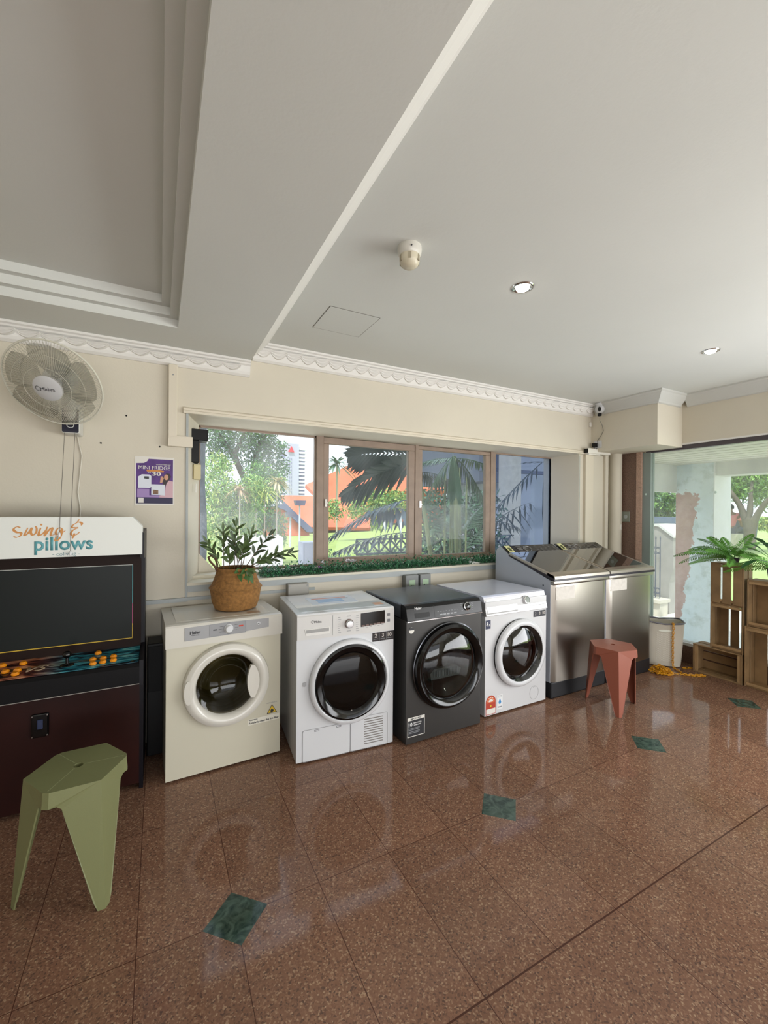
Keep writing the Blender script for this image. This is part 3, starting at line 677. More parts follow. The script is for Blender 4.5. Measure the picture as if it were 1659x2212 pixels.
# printed control deck
def deck_mat():
    m = bpy.data.materials.new('deck_artwork'); m.use_nodes = True; n = m.node_tree; b = n.nodes['Principled BSDF']; L = n.links.new
    tc = n.nodes.new('ShaderNodeTexCoord'); mp = n.nodes.new('ShaderNodeMapping'); mp.inputs['Scale'].default_value = (5, 26, 26); L(tc.outputs['Object'], mp.inputs[0])
    nz = n.nodes.new('ShaderNodeTexNoise'); nz.inputs['Scale'].default_value = 1.3; nz.inputs['Detail'].default_value = 5; nz.inputs['Distortion'].default_value = 1.2; L(mp.outputs[0], nz.inputs['Vector'])
    ra = n.nodes.new('ShaderNodeValToRGB'); rb = n.nodes.new('ShaderNodeValToRGB')
    for r, cs in ((ra, ('15161c', '17404e', '2f8290', '7fc0b8')), (rb, ('1c1516', '5a2a22', 'a4694c', 'd5a27c'))):
        r.color_ramp.elements[0].position = .38; r.color_ramp.elements[1].position = .72
        r.color_ramp.elements[0].color = (*lin(cs[0]), 1); r.color_ramp.elements[1].color = (*lin(cs[3]), 1)
        for p_, c in ((.47, cs[1]), (.58, cs[2])): e = r.color_ramp.elements.new(p_); e.color = (*lin(c), 1)
        L(nz.outputs['Fac'], r.inputs[0])
    s = n.nodes.new('ShaderNodeSeparateXYZ'); L(tc.outputs['Object'], s.inputs[0])
    mr = n.nodes.new('ShaderNodeMapRange'); mr.inputs['From Min'].default_value = .27; mr.inputs['From Max'].default_value = .40; L(s.outputs['X'], mr.inputs['Value'])
    mx = n.nodes.new('ShaderNodeMix'); mx.data_type = 'RGBA'; L(mr.outputs[0], mx.inputs[0]); L(rb.outputs[0], mx.inputs[6]); L(ra.outputs[0], mx.inputs[7])
    L(mx.outputs[2], b.inputs['Base Color']); b.inputs['Roughness'].default_value = .15; return m
DY0, DZ0, DY1, DZ1 = -.02, .650, .18, .684
ds = (DZ1-DZ0)/(DY1-DY0)
bm = new(); prism(bm, [(DY0+.01, DZ0+.0015), (DY1-.002, DZ1-.0005), (DY1-.002, DZ1+.0015), (DY0+.01, DZ0+.0045)], .022, Wd-.022, 'x'); deck = fin('control_deck', bm, deck_mat(), t)
def ondeck(px, py):
    d = ray(px, py); nn = Vector((0, -ds, 1)); o = Vector((AX0, 2.5+DY0, DZ0+.004)); k = ((o-Vector((0, 0, EYE))).dot(nn))/d.dot(nn); return Vector((0, 0, EYE))+d*k-Vector((AX0, 2.5, 0))
M_ORB = mat('orange_button', 'e08a10', .25, coat=.5)
tilt = math.atan(ds)
for (px, py) in ((212, 1412), (200.6, 1426), (223, 1423), (245, 1419), (200.6, 1434.5), (222, 1431), (244.6, 1427), (5.8, 1439), (50.5, 1434), (11.6, 1452), (37.6, 1449), (32.8, 1457)):
    p = ondeck(px, py); bm = new(); lathe(bm, [(.0155, 0), (.0155, .006), (.012, .009), (.010, .012), (0, .0125)], n=20)
    fin('push_button', bm, M_ORB, t, smooth=True, loc=p, rot=(tilt, 0, 0))
p = ondeck(144.7, 1437)
bm = new(); lathe(bm, [(0, 0), (.030, 0), (.028, .003), (.010, .006), (.0065, .010), (.0065, .038), (.010, .042)], n=24); js = fin('joystick_shaft', bm, M_BLACKG, t, smooth=True, loc=p)
bm = new(); lathe(bm, [(0, .018)]+[(.0185*sin(pi*i/10), .018*cos(pi*i/10)) for i in range(1, 10)]+[(0, -.018)], (0, 0, .052), n=20); fin('joystick_ball', bm, M_BLACKG, js, smooth=True)
p = ondeck(82, 1444); M_ = Matrix.Rotation(-(pi/2-tilt), 4, 'X'); M_.translation = p
text('lettering', 'VS', mat('print_tan', 'a08c74', .4), deck, 0, 0, w=.085, h=.05, y=-.001, d=.0005, shear=.4, xf=M_, bold=.03)
# screen bezel and screen
bm = new(); prism(bm, [(.172, .684), (.20, .684), (.20, 1.20), (.172, 1.20)], .018, Wd-.018, 'x'); fin('screen_bezel', bm, M_BEZ, t)
sa = atY(284, 1378, 2.672)-Vector((AX0, 2.5, 0)); sb_ = atY(287, 1219, 2.672)-Vector((AX0, 2.5, 0))
sx1 = sb_.x; sz0, sz1 = sa.z, sb_.z; sx0 = Wd-sx1
bm = new(); prism(bm, rect(sx0, sx1, sz0, sz1), .172, .170, 'y'); scr = fin('screen', bm, mat('unlit_screen', '1c201f', .35, spec=.15), t)
wln = .003
bm = new(); prism(bm, rect(sx0, sx1, sz0-.001, sz0+wln), .1705, .168, 'y'); fin('neon_border', bm, mat('gold_line', 'c9a52c', .4), scr)
bm = new(); prism(bm, rect(sx0, sx1, sz1-wln, sz1), .1705, .168, 'y'); fin('neon_border', bm, mat('silver_line', 'b4b7b2', .4), scr)
bm = new(); prism(bm, rect(sx1-.002, sx1+.0008, sz0, sz0+.08), .1705, .168, 'y'); fin('neon_border', bm, mat('gold_line', 'c9a52c', .4), scr)
bm = new(); prism(bm, rect(sx1-.002, sx1+.0008, sz0+.08, sz0+.19), .1705, .168, 'y'); fin('neon_border', bm, mat('magenta_line', 'a2406a', .4), scr)
bm = new(); prism(bm, rect(sx1-.002, sx1+.0008, sz0+.19, sz1), .1705, .168, 'y'); fin('neon_border', bm, mat('teal_line', '3f9298', .4), scr)
# header
mz = atY(307, 1197, 2.488).z; zt = atY(200, 1117, 2.488).z; cx_ = atY(287, 1117, 2.488).x-AX0; cz_ = atY(307, 1137, 2.488).z; rx_ = atY(307.5, 1160, 2.488).x-AX0
bm = new(); prism(bm, [(Wd-rx_, mz), (rx_, mz), (rx_, cz_), (cx_, zt), (Wd-cx_, zt), (Wd-rx_, cz_)], -.012, .10, 'y'); hd = fin('header_board', bm, mat('header_white', 'dcdfda', .4), t)
bm = new(); box(bm, .08, Wd-.08, .10, .42, mz+.01, zt-.01); fin('header_box', bm, M_SIDE, t)
def hp(px, py): q = atY(px, py, 2.486); return q.x-AX0, q.z
M_TEAL = mat('teal_print', '5a9ba3', .5); M_OR = mat('orange_print', 'c98b4a', .5)
x, z = hp(139, 1178); w = hp(202, 1178)[0]-hp(75, 1178)[0]; h = hp(139, 1160)[1]-hp(139, 1198)[1]
text('lettering', 'pillows', M_TEAL, hd, x, z, w=w, h=h, y=-.0125, bold=.022)
x, z = hp(143, 1197.5); text('lettering', '- coliving -', mat('grey_teal_print', '7f9ba0', .5), hd, x, z, w=hp(173, 1197)[0]-hp(114, 1197)[0], y=-.0125)
def brush(pts, wd):
    """calligraphic stroke in pixels of the header face, built flat on it"""
    bm = new(); P_ = [Vector(hp(*q)) for q in pts]
    # smooth
    S = []
    for i in range(len(P_)-1):
        a = P_[max(0, i-1)]; b = P_[i]; c = P_[i+1]; d = P_[min(len(P_)-1, i+2)]
        for k in range(5):
            s = k/5; S.append(.5*((2*b)+(c-a)*s+(2*a-5*b+4*c-d)*s*s+(3*b-a-3*c+d)*s**3))
    S.append(P_[-1]); n = len(S); L_, R_ = [], []
    for i, p in enumerate(S):
        tt = (S[min(n-1, i+1)]-S[max(0, i-1)])
        if tt.length < 1e-7: tt = Vector((1, 0))
        tt.normalize(); nn = Vector((-tt.y, tt.x)); w_ = wd*(.28+.72*abs(tt.dot(Vector((.35, -.94)))))*(.5+.5*sin(pi*(i+1)/(n+1)))
        L_.append(p+nn*w_/2); R_.append(p-nn*w_/2)
    for i in range(n-1):
        for A_, y0 in ((1, -.0128),):
            vs = [bm.verts.new((q.x, y0-.00001*i, q.y)) for q in (L_[i], L_[i+1], R_[i+1], R_[i])]; bm.faces.new(vs)
    g = bmesh.ops.extrude_face_region(bm, geom=bm.faces[:])
    for v in [k for k in g['geom'] if isinstance(k, bmesh.types.BMVert)]: v.co.y += .0006
    return bm
sw = [[(44, 1140), (36, 1138), (29, 1144), (36, 1150), (45, 1151), (44, 1157), (36, 1161), (29, 1159)],
      [(60, 1140), (56, 1148), (52, 1157), (58, 1154), (65, 1146), (69, 1140), (66, 1150), (71, 1156), (78, 1150), (79, 1141), (76, 1137)],
      [(88, 1140), (84, 1150), (84, 1157), (92, 1153), (98, 1146)], [(90, 1132), (88, 1135)],
      [(102, 1138), (98, 1150), (96, 1158), (103, 1148), (110, 1141), (113, 1142), (110, 1152), (110, 1157), (118, 1154)],
      [(134, 1142), (127, 1140), (121, 1147), (121, 1154), (127, 1153), (134, 1143), (132, 1155), (126, 1166), (120, 1168), (121, 1162), (132, 1153), (141, 1146)],
      [(171, 1122), (166, 1129), (158, 1134), (155, 1139), (162, 1140), (168, 1140), (158, 1145), (153, 1152), (156, 1157), (165, 1155), (172, 1149)],
      [(166, 1129), (172, 1128), (177, 1131), (175, 1135)], [(161, 1152), (159, 1158), (156, 1163)]]
allb = new()
for s_ in sw:
    b_ = brush(s_, .0105); me_ = bpy.data.meshes.new('x'); b_.to_mesh(me_); b_.free(); allb.from_mesh(me_); bpy.data.meshes.remove(me_)
fin('lettering', allb, M_OR, hd, recalc=False)
# coin door
q = atY(87, 1566, 2.499)-Vector((AX0, 2.5, 0))
bm = new(); rbox(bm, q.x-.034, q.x+.034, -.012, .002, q.z-.055, q.z+.055, .006, 2); cdv = fin('coin_mechanism', bm, M_BLACKG, t)
bm = new(); rbox(bm, q.x-.010, q.x+.012, -.018, -.011, q.z-.015, q.z+.03, .003, 1); fin('coin_slot', bm, mat('coin_slot_blue', '27304d', .3), cdv)
bm = new()
for a in (-.028, .028):
    for b in (-.047, .047): disc(bm, q.x+a, -.012, q.z+b, .003, -.002, 'y', 8)
fin('screw', bm, M_CHROME, cdv)
# black cabinet in the gap
t = empty('subwoofer_box', (-.058, 2.78, 0), label='low black box standing in the gap between arcade cabinet and cream dryer', cat='box')
bm = new(); rbox(bm, 0, .082, 0, .16, .01, .655, .004, 1); fin('case', bm, M_BLACK, t)
bm = new(); rbox(bm, .006, .076, -.006, 0, .38, .64, .002, 1); fin('front_cover', bm, mat('matt_black', '08080a', .7), t)

# ------------------------------------------------------------------ front loading machines
def cabinet(root, w, d, h, m, cx, cz, r, z0=.012, mside=None, topz=None):
    topz = topz or h
    bm = new(); holed(bm, 0, w, z0, topz, cx, cz, r, 0)
    vs, fs = box(bm, 0, w, .0005, d, z0, topz); 
    ff = [f for f in fs if abs(f.calc_center_median().y-.0005) < 1e-6]; bmesh.ops.delete(bm, geom=ff, context='FACES_ONLY')
    bmesh.ops.remove_doubles(bm, verts=bm.verts, dist=.001)
    return fin('cabinet', bm, m, root, recalc=False)
def feet(root, w, d):
    for x in (.04, w-.04):
        for y in (.05, d-.05):
            bm = new(); disc(bm, x, y, 0, .018, .014, 'z', 12); fin('foot', bm, M_BLACK, root)
def drum(root, cx, cz, r, depth, m, ribs=6, paddles=0):
    pr = [(r, .002)]
    for i in range(ribs):
        y = .03+(depth-.05)*i/ribs; pr += [(r*1.0, y), (r*.985, y+.006), (r*.985, y+.012), (r, y+.02)]
    pr += [(r, depth-.02), (r*.93, depth), (r*.5, depth-.008), (r*.2, depth-.015), (0, depth-.015)]
    bm = new(); lathe(bm, pr, (cx, 0, cz), 'y', 48); return fin('drum', bm, m, root, smooth=True)
def star_vent(bm, x0, x1, z0, z1, n, y):
    pitch = (z1-z0)/n
    for i in range(n):
        z = z0+pitch*i; prism(bm, [(y-.001, z), (y-.001, z+pitch*.62), (y+.004, z+pitch*.5)], x0, x1, 'x')

# 1 --- cream vented dryer
t = empty('tumble_dryer', (.034, 2.468, 0), .041, 'cream dryer with a grey control strip and a basket plant on top', 'dryer')
w, d, h = .60, .488, .825; D1 = t
cabinet(t, w, d, h, M_CREAMEN, .303, .462, .172, topz=.712); feet(t, w, d)
bm = new(); prism(bm, [(-.014, .706), (.0, .704), (d, .704), (d, .818), (.5*d, .823), (.012, .825), (-.006, .821), (-.012, .812)], -.004, w+.006, 'x'); fin('top_cover', bm, M_OFFWHITE, t)
bm = new(); box(bm, .05, w-.05, .06, d-.05, .8235, .8255); fin('worktop_panel', bm, mat('cream_worktop', 'd9d6cc', .2, coat=.4), t)
bm = new(); rbox(bm, .43, .50, .07, .12, .826, .8268, .0005, 1); fin('top_sticker', bm, mat('tan_sticker', 'a88f77', .5), t)
yc = -.0145
cs = decal('control_strip', [(.085, .736), (.30, .741), (.527, .757), (.527, .806), (.30, .811), (.085, .805)], M_GREYP, t, yc+.002, .0025)
o = decal('programme_panel', rrect(.208, .398, .743, .807, .006), mat('grey_control_strip2', '919295', .35), cs, yc, .001)
bm = new(); outline(bm, rrect(.208, .398, .743, .807, .006), .0012, yc-.001); fin('panel_line', bm, M_GREYINK, cs)
text('lettering', 'Haier', M_INK, cs, .137, .777, w=.052, y=yc-.001, bold=.02); text('lettering', 'TUMBLE DRYER', M_INK, cs, .137, .762, w=.040, y=yc-.001)
bm = new(); lathe(bm, [(.023, 0), (.024, -.004), (.021, -.006), (.019, -.020), (.016, -.023), (0, -.023)], (.306, yc-.001, .776), 'y', 36); fin('dial', bm, M_WHITE, t, smooth=True)
bm = new()
for k, (a, b) in enumerate(((.268, .791), (.262, .777), (.266, .762), (.345, .792), (.347, .777), (.343, .764), (.306, .806), (.306, .747))): box(bm, a-.008, a+.008, yc-.0018, yc-.001, b-.0006, b+.0006)
fin('dial_marking', bm, M_INK, cs)
bm = new(); rbox(bm, .226, .246, yc-.002, yc-.001, .774, .780, .0005, 1); fin('dial_marking', bm, M_INK, cs)
bm = new(); rbox(bm, .360, .384, yc-.002, yc-.001, .779, .787, .0005, 1); fin('dial_marking', bm, M_REDINK, cs)
bm = new(); disc(bm, .468, yc, .785, .0095, -.005, 'y', 24, bev=.002); fin('start_button', bm, M_WHITE, t, smooth=True)
bm = new(); box(bm, .463, .473, yc-.0062, yc-.005, .7835, .7865); fin('button_symbol', bm, M_INK, t)
door = empty('door', (0, 0, 0)); door.parent = t
bm = new(); lathe(bm, [(.226, 0), (.228, -.012), (.222, -.032), (.205, -.044), (.188, -.046), (.172, -.038), (.163, -.020), (.160, -.008), (.158, .004), (.175, .006), (.226, 0)], (.303, 0, .470), 'y', 72); fin('door_ring', bm, mat('warm_white_plastic', 'd0cdc4', .25, coat=.3), door, smooth=True)
bm = new(); lathe(bm, [(.160, -.012), (.14, -.004), (.11, .035), (.07, .06), (0, .068)], (.303, 0, .470), 'y', 48); fin('door_window', bm, G_DOOR, door, smooth=True)
# lens shaped grip and hinge cover
pts = [(.303+.166*cos(a), .470+.166*sin(a)) for a in [radians(-33+66*i/12) for i in range(13)]]
pts = pts+[(.303+.120+.020*(1-((i-6)/6)**2)*-1, .470+.09-.18*i/12) for i in range(13)]
bm = new(); prism(bm, pts, -.043, -.018, 'y'); fin('door_handle', bm, mat('warm_white_plastic', 'e0ddd3', .25), door)
bm = new(); prism(bm, [(.303-.200+.022*cos(a), .470+.062*sin(a)) for a in [2*pi*i/28 for i in range(28)] if True], -.045, -.028, 'y')
for v in bm.verts: v.co.x = max(v.co.x, .079)
fin('hinge_cover', bm, M_OFFWHITE, door)
drum(t, .303, .462, .170, .36, mat('olive_drum', '928c68', .4, metal=.35), 7)
wl = decal('warning_label', [(.415, .205), (.595, .205), (.595, .238), (.415, .238)], mat('label_cream', 'dcd9cc', .5), t, -.0005)
text('lettering', 'WARNING:', M_INK, wl, .445, .232, w=.05, y=-.0014, bold=.02); text('lettering', 'Regularly clean the lint filter', M_INK, wl, .507, .215, w=.17, y=-.0014, bold=.02)
tri = decal('hazard_triangle', [(.522, .247), (.582, .247), (.552, .298)], M_INK, t, -.0005)
decal('triangle_fill', [(.5275, .2505), (.5765, .2505), (.552, .292)], mat('warning_yellow', 'd9b52a', .5), tri, -.0013, .0004)
decal('flame_symbol', [(.545, .253), (.559, .253), (.562, .262), (.558, .270), (.555, .266), (.552, .277), (.546, .268), (.542, .262)], M_INK, tri, -.0017, .0004)
text('lettering', 'HOT SURFACE', M_GREYINK, tri, .552, .308, w=.06, y=-.0005)

# 2 --- white heat pump dryer with round black door
t = empty('tumble_dryer', (.681, 2.322, 0), -.078, 'white dryer with black ringed door, display and slatted vent', 'dryer')
w, d, h = .594, .55, .846; D2 = t
cabinet(t, w, d, h, M_WHITE, .318, .431, .172, topz=.836); feet(t, w, d)
bm = new(); rbox(bm, -.002, w+.002, -.004, d, .832, h, .006, 3); fin('top_cover', bm, M_WHITE, t)
bm = new(); box(bm, .03, w-.03, .04, d-.04, h, h+.0012); fin('worktop_panel', bm, mat('white_worktop', 'e0e3ea', .12, coat=.6), t)
bm = new(); box(bm, .14, .44, .20, .42, h+.0012, h+.0018); sk = fin('instruction_sticker', bm, mat('clear_sticker', 'd3dbe8', .3), t)
bm = new(); box(bm, .17, .40, .355, .375, h+.0018, h+.0022); fin('print_bar', bm, mat('salmon_bar', 'cf8a7a', .4), sk)
bm = new()
for i in range(3): box(bm, .19, .36, .25+.032*i, .272+.032*i, h+.0018, h+.0022)
fin('print_bar', bm, mat('blue_bar', '8fb3da', .4), sk)
bm = new(); box(bm, .36, .41, .325, .345, h+.0018, h+.0022); fin('print_bar', bm, M_GREYINK, sk)
bm = new(); box(bm, .50, .56, .07, .13, h+.0012, h+.0018); fin('top_sticker', bm, mat('orange_sticker', 'c99a7d', .5), t)
bm = new(); prism(bm, [(-.012, .703), (0, .701), (.004, .835), (-.004, .838), (-.010, .83)], 0, w, 'x'); cpn = fin('control_panel', bm, mat('white_panel', 'cac9c7', .3, coat=.2), t)
yp = -.0122
bm = new(); box(bm, 0.204, .2052, yp-.0004, yp+.001, .712, .826); fin('panel_line', bm, M_GREYINK, cpn)
text('lettering', 'Midea', M_INK, cpn, .118, .798, w=.042, y=yp+.001, d=.0012)
bm = new(); tube(bm, [(.087+.007*cos(a), yp+.0, .800+.007*sin(a)) for a in [pi*(.15+1.5*i/10) for i in range(11)]], .0009, 4); fin('logo', bm, M_INK, cpn)
bm = new(); prism(bm, [(.042, .762), (.190, .765), (.190, .730), (.186, .726), (.050, .724)], yp+.001, yp-.0015, 'y'); dr = fin('drawer', bm, mat('handle_white', 'd8d7d4', .3), t)
bm = new(); prism(bm, [(.05, .757), (.182, .760), (.182, .741), (.05, .739)], yp-.0016, yp-.0022, 'y'); fin('drawer_handle', bm, mat('recess_grey', '9b9b9a', .5), dr)
bm = new(); lathe(bm, [(.026, 0), (.027, -.004), (.024, -.006)], (.303, yp, .770), 'y', 40); fin('dial_collar', bm, mat('rose_brown', '6e5550', .35), t, smooth=True)
bm = new(); lathe(bm, [(.0235, -.003), (.0225, -.018), (.019, -.022), (0, -.0225)], (.303, yp, .770), 'y', 40); fin('dial', bm, M_CHROME, t, smooth=True)
bm = new()
for i in range(8):
    for x0, s in ((.236, .018), (.346, .020)): 
        z = .722+.0125*i; box(bm, x0, x0+s-.004*(i % 3), yp-.0005, yp+.002, z, z+.0022)
box(bm, .29, .315, yp-.0005, yp+.002, .812, .815); box(bm, .29, .315, yp-.0005, yp+.002, .726, .729)
fin('dial_marking', bm, M_GREYINK, cpn)
bm = new(); prism(bm, [(.377, .822), (.530, .829), (.530, .752), (.377, .742)], yp+.001, yp-.0015, 'y'); dsp = fin('display', bm, M_BLACKG, t)
bm = new()
for i in range(6): x = .381+i*.025; box(bm, x, x+.020, yp-.0022, yp-.0014, .744+i*.0014, .753+i*.0014)
fin('display_key', bm, mat('key_brown', '6f5b55', .35), dsp)
bm = new()
for i in range(6): x = .383+i*.025; box(bm, x, x+.014, yp-.0004, yp+.002, .735+i*.0014, .737+i*.0014)
fin('key_marking', bm, M_GREYINK, cpn)
for z in (.800, .765):
    bm = new(); rbox(bm, .548, .565, yp-.0015, yp+.002, z-.008, z+.008, .001, 1); fin('push_button', bm, mat('button_grey', '6f6f74', .35), t)
st = decal('warranty_sticker', [(.455, .642), (.594, .645), (.594, .698), (.455, .694)], mat('sticker_black', '231e20', .3), t, -.001, .0008)
for s_, x in (('2', .477), ('3', .523), ('10', .568)): text('lettering', s_, mat('sticker_grey_text', 'c9c2bd', .4), st, x, .677, h=.024, y=-.0018, d=.0004, bold=.02)
bm = new()
for x in (.500, .546): box(bm, x, x+.001, -.0022, -.0018, .645, .694)
for x in (.462, .508, .553): box(bm, x, x+.030, -.0022, -.0018, .655, .657)
fin('sticker_rule', bm, M_GREYINK, st)
door = empty('door', (0, 0, 0)); door.parent = t
c2 = (.316, 0, .433)
bm = new(); lathe(bm, [(.242, 0), (.247, -.010), (.244, -.026), (.236, -.034), (.224, -.036), (.219, -.032), (.218, 0)], c2, 'y', 80); fin('door_ring', bm, M_WHITE, door, smooth=True)
bm = new(); lathe(bm, [(.219, -.030), (.216, -.037), (.206, -.041), (.185, -.034), (.168, -.024), (.160, -.006), (.160, .004)], c2, 'y', 72); fin('inner_ring', bm, M_BLACKG, door, smooth=True)
bm = new(); lathe(bm, [(.167, -.022), (.12, -.028), (0, -.032)], c2, 'y', 56); fin('door_window', bm, G_DOORD, door, smooth=True)
bm = new(); lathe(bm, [(.165, .0), (.155, .05), (.09, .085), (0, .095)], c2, 'y', 40); fin('inner_bowl', bm, mat('bowl_taupe', '5f564c', .3), door, smooth=True)
bm = new(); prism(bm, [(.036, .440), (.044, .436), (.055, .440), (.055, .462), (.036, .460)], 0, -.004, 'y'); fin('hinge_plate', bm, mat('hinge_grey', 'a3a4a6', .4), door)
fl = decal('filter_flap', rrect(.038, .316, .012, .186, .010), M_WHITE, t, -.0002, .0015)
bm = new(); outline(bm, rrect(.036, .318, .010, .188, .010), .0014, -.0012, .001); fin('flap_gap', bm, mat('gap_grey', '8b8b8c', .6), fl)
bm = new()
for x in (.105, .235): outline(bm, [(x, .172), (x+.026, .172), (x+.026, .180), (x, .180)], .0018, -.0015)
fin('flap_catch', bm, M_INK, fl)
vp = decal('vent_panel', rrect(.324, .556, .012, .202, .010), M_WHITE, t, -.0002, .0015)
bm = new(); outline(bm, rrect(.320, .558, .010, .204, .010), .0014, -.0012, .001); fin('panel_gap', bm, MATS['gap_grey'], vp)
bm = new()
for i in range(11):
    z = .036+.0145*i; prism(bm, [(-.0018, z), (-.0018, z+.0055), (-.0005, z+.006)], .405, .528, 'x')
fin('vent_opening', bm, mat('vent_shadow', '77736e', .8), vp)

# 3 --- charcoal dryer
t = empty('tumble_dryer', (1.324, 2.205, 0), .014, 'charcoal dryer with a large glossy black door', 'dryer')
w, d, h = .585, .575, .853; D3 = t
cabinet(t, w, d, h, M_CHAR, .310, .452, .195, topz=.762); feet(t, w, d)
bm = new(); rbox(bm, 0, w, .045, d, .762, h, .010, 3); fin('top_cover', bm, M_CHARTOP, t)
bm = new(); prism(bm, [(-.012, .762), (.07, .762), (.07, .853), (.022, .850), (.004, .832)], .0, w, 'x'); cpn = fin('control_panel', bm, mat('gloss_graphite', '161617', .22, spec=.3), t)
bm = new(); box(bm, -.001, w+.001, -.014, .01, .7545, .760); fin('chrome_strip', bm, M_CHROME, t)
tl = Matrix.Translation((0, -.010, .762)) @ Matrix.Rotation(-.22, 4, 'X')
def onp(x, z): return x, z-.762
x, z = onp(.085, .833); text('lettering', 'Haier', M_WINK, cpn, x, z, w=.050, xf=tl, y=-.0015, bold=.02)
bm = new(); prism(bm, rect(.055, .165, .012, .042), -.001, -.0025, 'y')
for v in bm.verts: v.co = tl @ v.co
fin('drawer_handle', bm, M_BLACK, cpn)
bm = new(); box(bm, .202, .2035, -.0025, -.001, .004, .078)
for v in bm.verts: v.co = tl @ v.co
fin('panel_line', bm, M_INK, cpn)
bm = new(); lathe(bm, [(.025, -.001), (.0265, -.010), (.0225, -.012)], (.462, 0, .046), 'y', 40)
for v in bm.verts: v.co = tl @ v.co
fin('dial_ring', bm, M_CHROME, cpn, smooth=True)
bm = new(); lathe(bm, [(.0225, -.0115), (.019, -.014), (0, -.014)], (.462, 0, .046), 'y', 32)
for v in bm.verts: v.co = tl @ v.co
fin('dial', bm, M_BLACKG, cpn, smooth=True)
bm = new()
for i in range(8): box(bm, .225+.022*i, .235+.022*i, -.0022, -.001, .034, .0365)
for i in range(5): box(bm, .24+.028*i, .262+.028*i, -.0026, -.001, .012, .020)
for i in range(5):
    box(bm, .412, .428, -.0022, -.001, .022+.011*i, .0235+.011*i); box(bm, .50, .516, -.0022, -.001, .022+.011*i, .0235+.011*i)
for v in bm.verts: v.co = tl @ v.co
fin('panel_marking', bm, M_GREYINK, cpn)
door = empty('door', (0, 0, 0)); door.parent = t; c3 = (.312, 0, .452)
bm = new(); lathe(bm, [(.266, 0), (.271, -.010), (.272, -.016), (.267, -.018)], c3, 'y', 80); fin('door_rim', bm, mat('dark_chrome', '55565a', .2, metal=1), door, smooth=True)
bm = new(); lathe(bm, [(.268, -.014), (.262, -.040), (.245, -.052), (.222, -.046), (.206, -.030), (.197, -.012), (.195, .003)], c3, 'y', 80); fin('door_ring', bm, M_BLACKG, door, smooth=True)
bm = new(); lathe(bm, [(.206, -.028), (.17, -.045), (.10, -.058), (0, -.062)], c3, 'y', 56); fin('door_window', bm, glass('clear_door_glass', 'a5acaa', .14), door, smooth=True)
bm = new(); lathe(bm, [(.196, -.008), (.170, .020), (.14, .060), (.12, .075)], c3, 'y', 56, a0=pi, a1=2*pi); fin('inner_bowl', bm, glass('inner_bowl_glass', 'aab4b6', .6, dust_haze=.2), door, smooth=True)
drum(t, .312, .452, .193, .42, mat('steel_drum', '55575a', .3, metal=.8), 6)
bm = new(); prism(bm, [(.20, .36), (.42, .36), (.435, .40), (.40, .425), (.22, .425), (.19, .40)], .02, .05, 'y'); fl = fin('lint_filter', bm, mat('filter_grey', '6c6e6e', .4), t)
bm = new()
for i in range(16): box(bm, .215+.0125*i, .222+.0125*i, .016, .02, .375, .415)
fin('filter_mesh', bm, M_GREYINK, fl)
bm = new(); disc(bm, .036, 0, .702, .019, -.0012, 'y', 28); s1 = fin('round_sticker', bm, M_PAPER, t)
bm = new(); prism(bm, [(.018, .704), (.054, .704), (.053, .714), (.046, .720), (.026, .720), (.019, .714)], -.0013, -.0018, 'y'); fin('sticker_cap', bm, M_INK, s1)
sb3 = decal('warranty_sticker', rect(.012, .137, .052, .170), M_PAPER, t, -.0005)
decal('sticker_field', rect(.016, .133, .056, .152), M_INK, sb3, -.0014, .0004)
text('lettering', 'IMPORTANT', M_INK, sb3, .074, .161, w=.08, h=.009, y=-.0014, bold=.02)
text('lettering', '10', M_WINK, sb3, .033, .128, h=.024, y=-.0019, d=.0003, bold=.03); text('lettering', 'YEAR MOTOR', M_WINK, sb3, .083, .134, w=.06, y=-.0019, d=.0003, bold=.03); text('lettering', 'WARRANTY', M_WINK, sb3, .083, .121, w=.055, y=-.0019, d=.0003, bold=.03)
bm = new()
for z in (.102, .094, .082, .074): box(bm, .020, .10, -.0022, -.0018, z, z+.003)
fin('sticker_rule', bm, M_GREYINK, sb3)

# 4 --- white washer
t = empty('washing_machine', (1.991, 2.262, 0), .009, 'white front loader with a white ringed door beside the steel washers', 'washing machine')
w, d, h = .60, .576, .838; D4 = t
cabinet(t, w, d, h, mat('white_enamel_side', 'cbccce', .28, coat=.2), .316, .415, .165, topz=.800); feet(t, w, d)
bm = new(); prism(bm, [(.012, .800), (d, .800), (d, .838), (.045, .838), (.022, .832)], -.001, w+.001, 'x'); fin('top_cover', bm, mat('white_lid', 'd2d4e0', .2, coat=.4), t)
bm = new(); prism(bm, [(-.012, .708), (-.004, .702), (.03, .702), (.05, .828), (.025, .829), (.018, .822)], 0, w, 'x'); cpn = fin('control_panel', bm, mat('white_panel4', 'c8c7c6', .22, coat=.4), t)
tl = Matrix.Translation((0, -.012, .708)) @ Matrix.Rotation(-.255, 4, 'X')
def tr(bm):
    for v in bm.verts: v.co = tl @ v.co
bm = new(); prism(bm, rrect(.012, .298, .018, .104, .006), 0, -.003, 'y'); tr(bm); dr = fin('drawer', bm, M_WHITE, t)
text('lettering', 'Midea', M_INK, dr, .12, .082, w=.062, y=-.0035, xf=tl)
bm = new(); box(bm, .012, .298, -.002, .001, .010, .0175); tr(bm); fin('drawer_handle', bm, mat('recess_grey', '9b9b9a', .5), dr)
bm = new(); lathe(bm, [(.030, 0), (.031, -.010), (.026, -.024), (.022, -.025)], (.385, 0, .078), 'y', 40); tr(bm); fin('dial_ring', bm, M_CHROME, cpn, smooth=True)
bm = new(); lathe(bm, [(.023, -.0245), (0, -.026)], (.385, 0, .078), 'y', 32); tr(bm); fin('dial', bm, mat('dial_green_grey', '5b6457', .3), cpn, smooth=True)
bm = new()
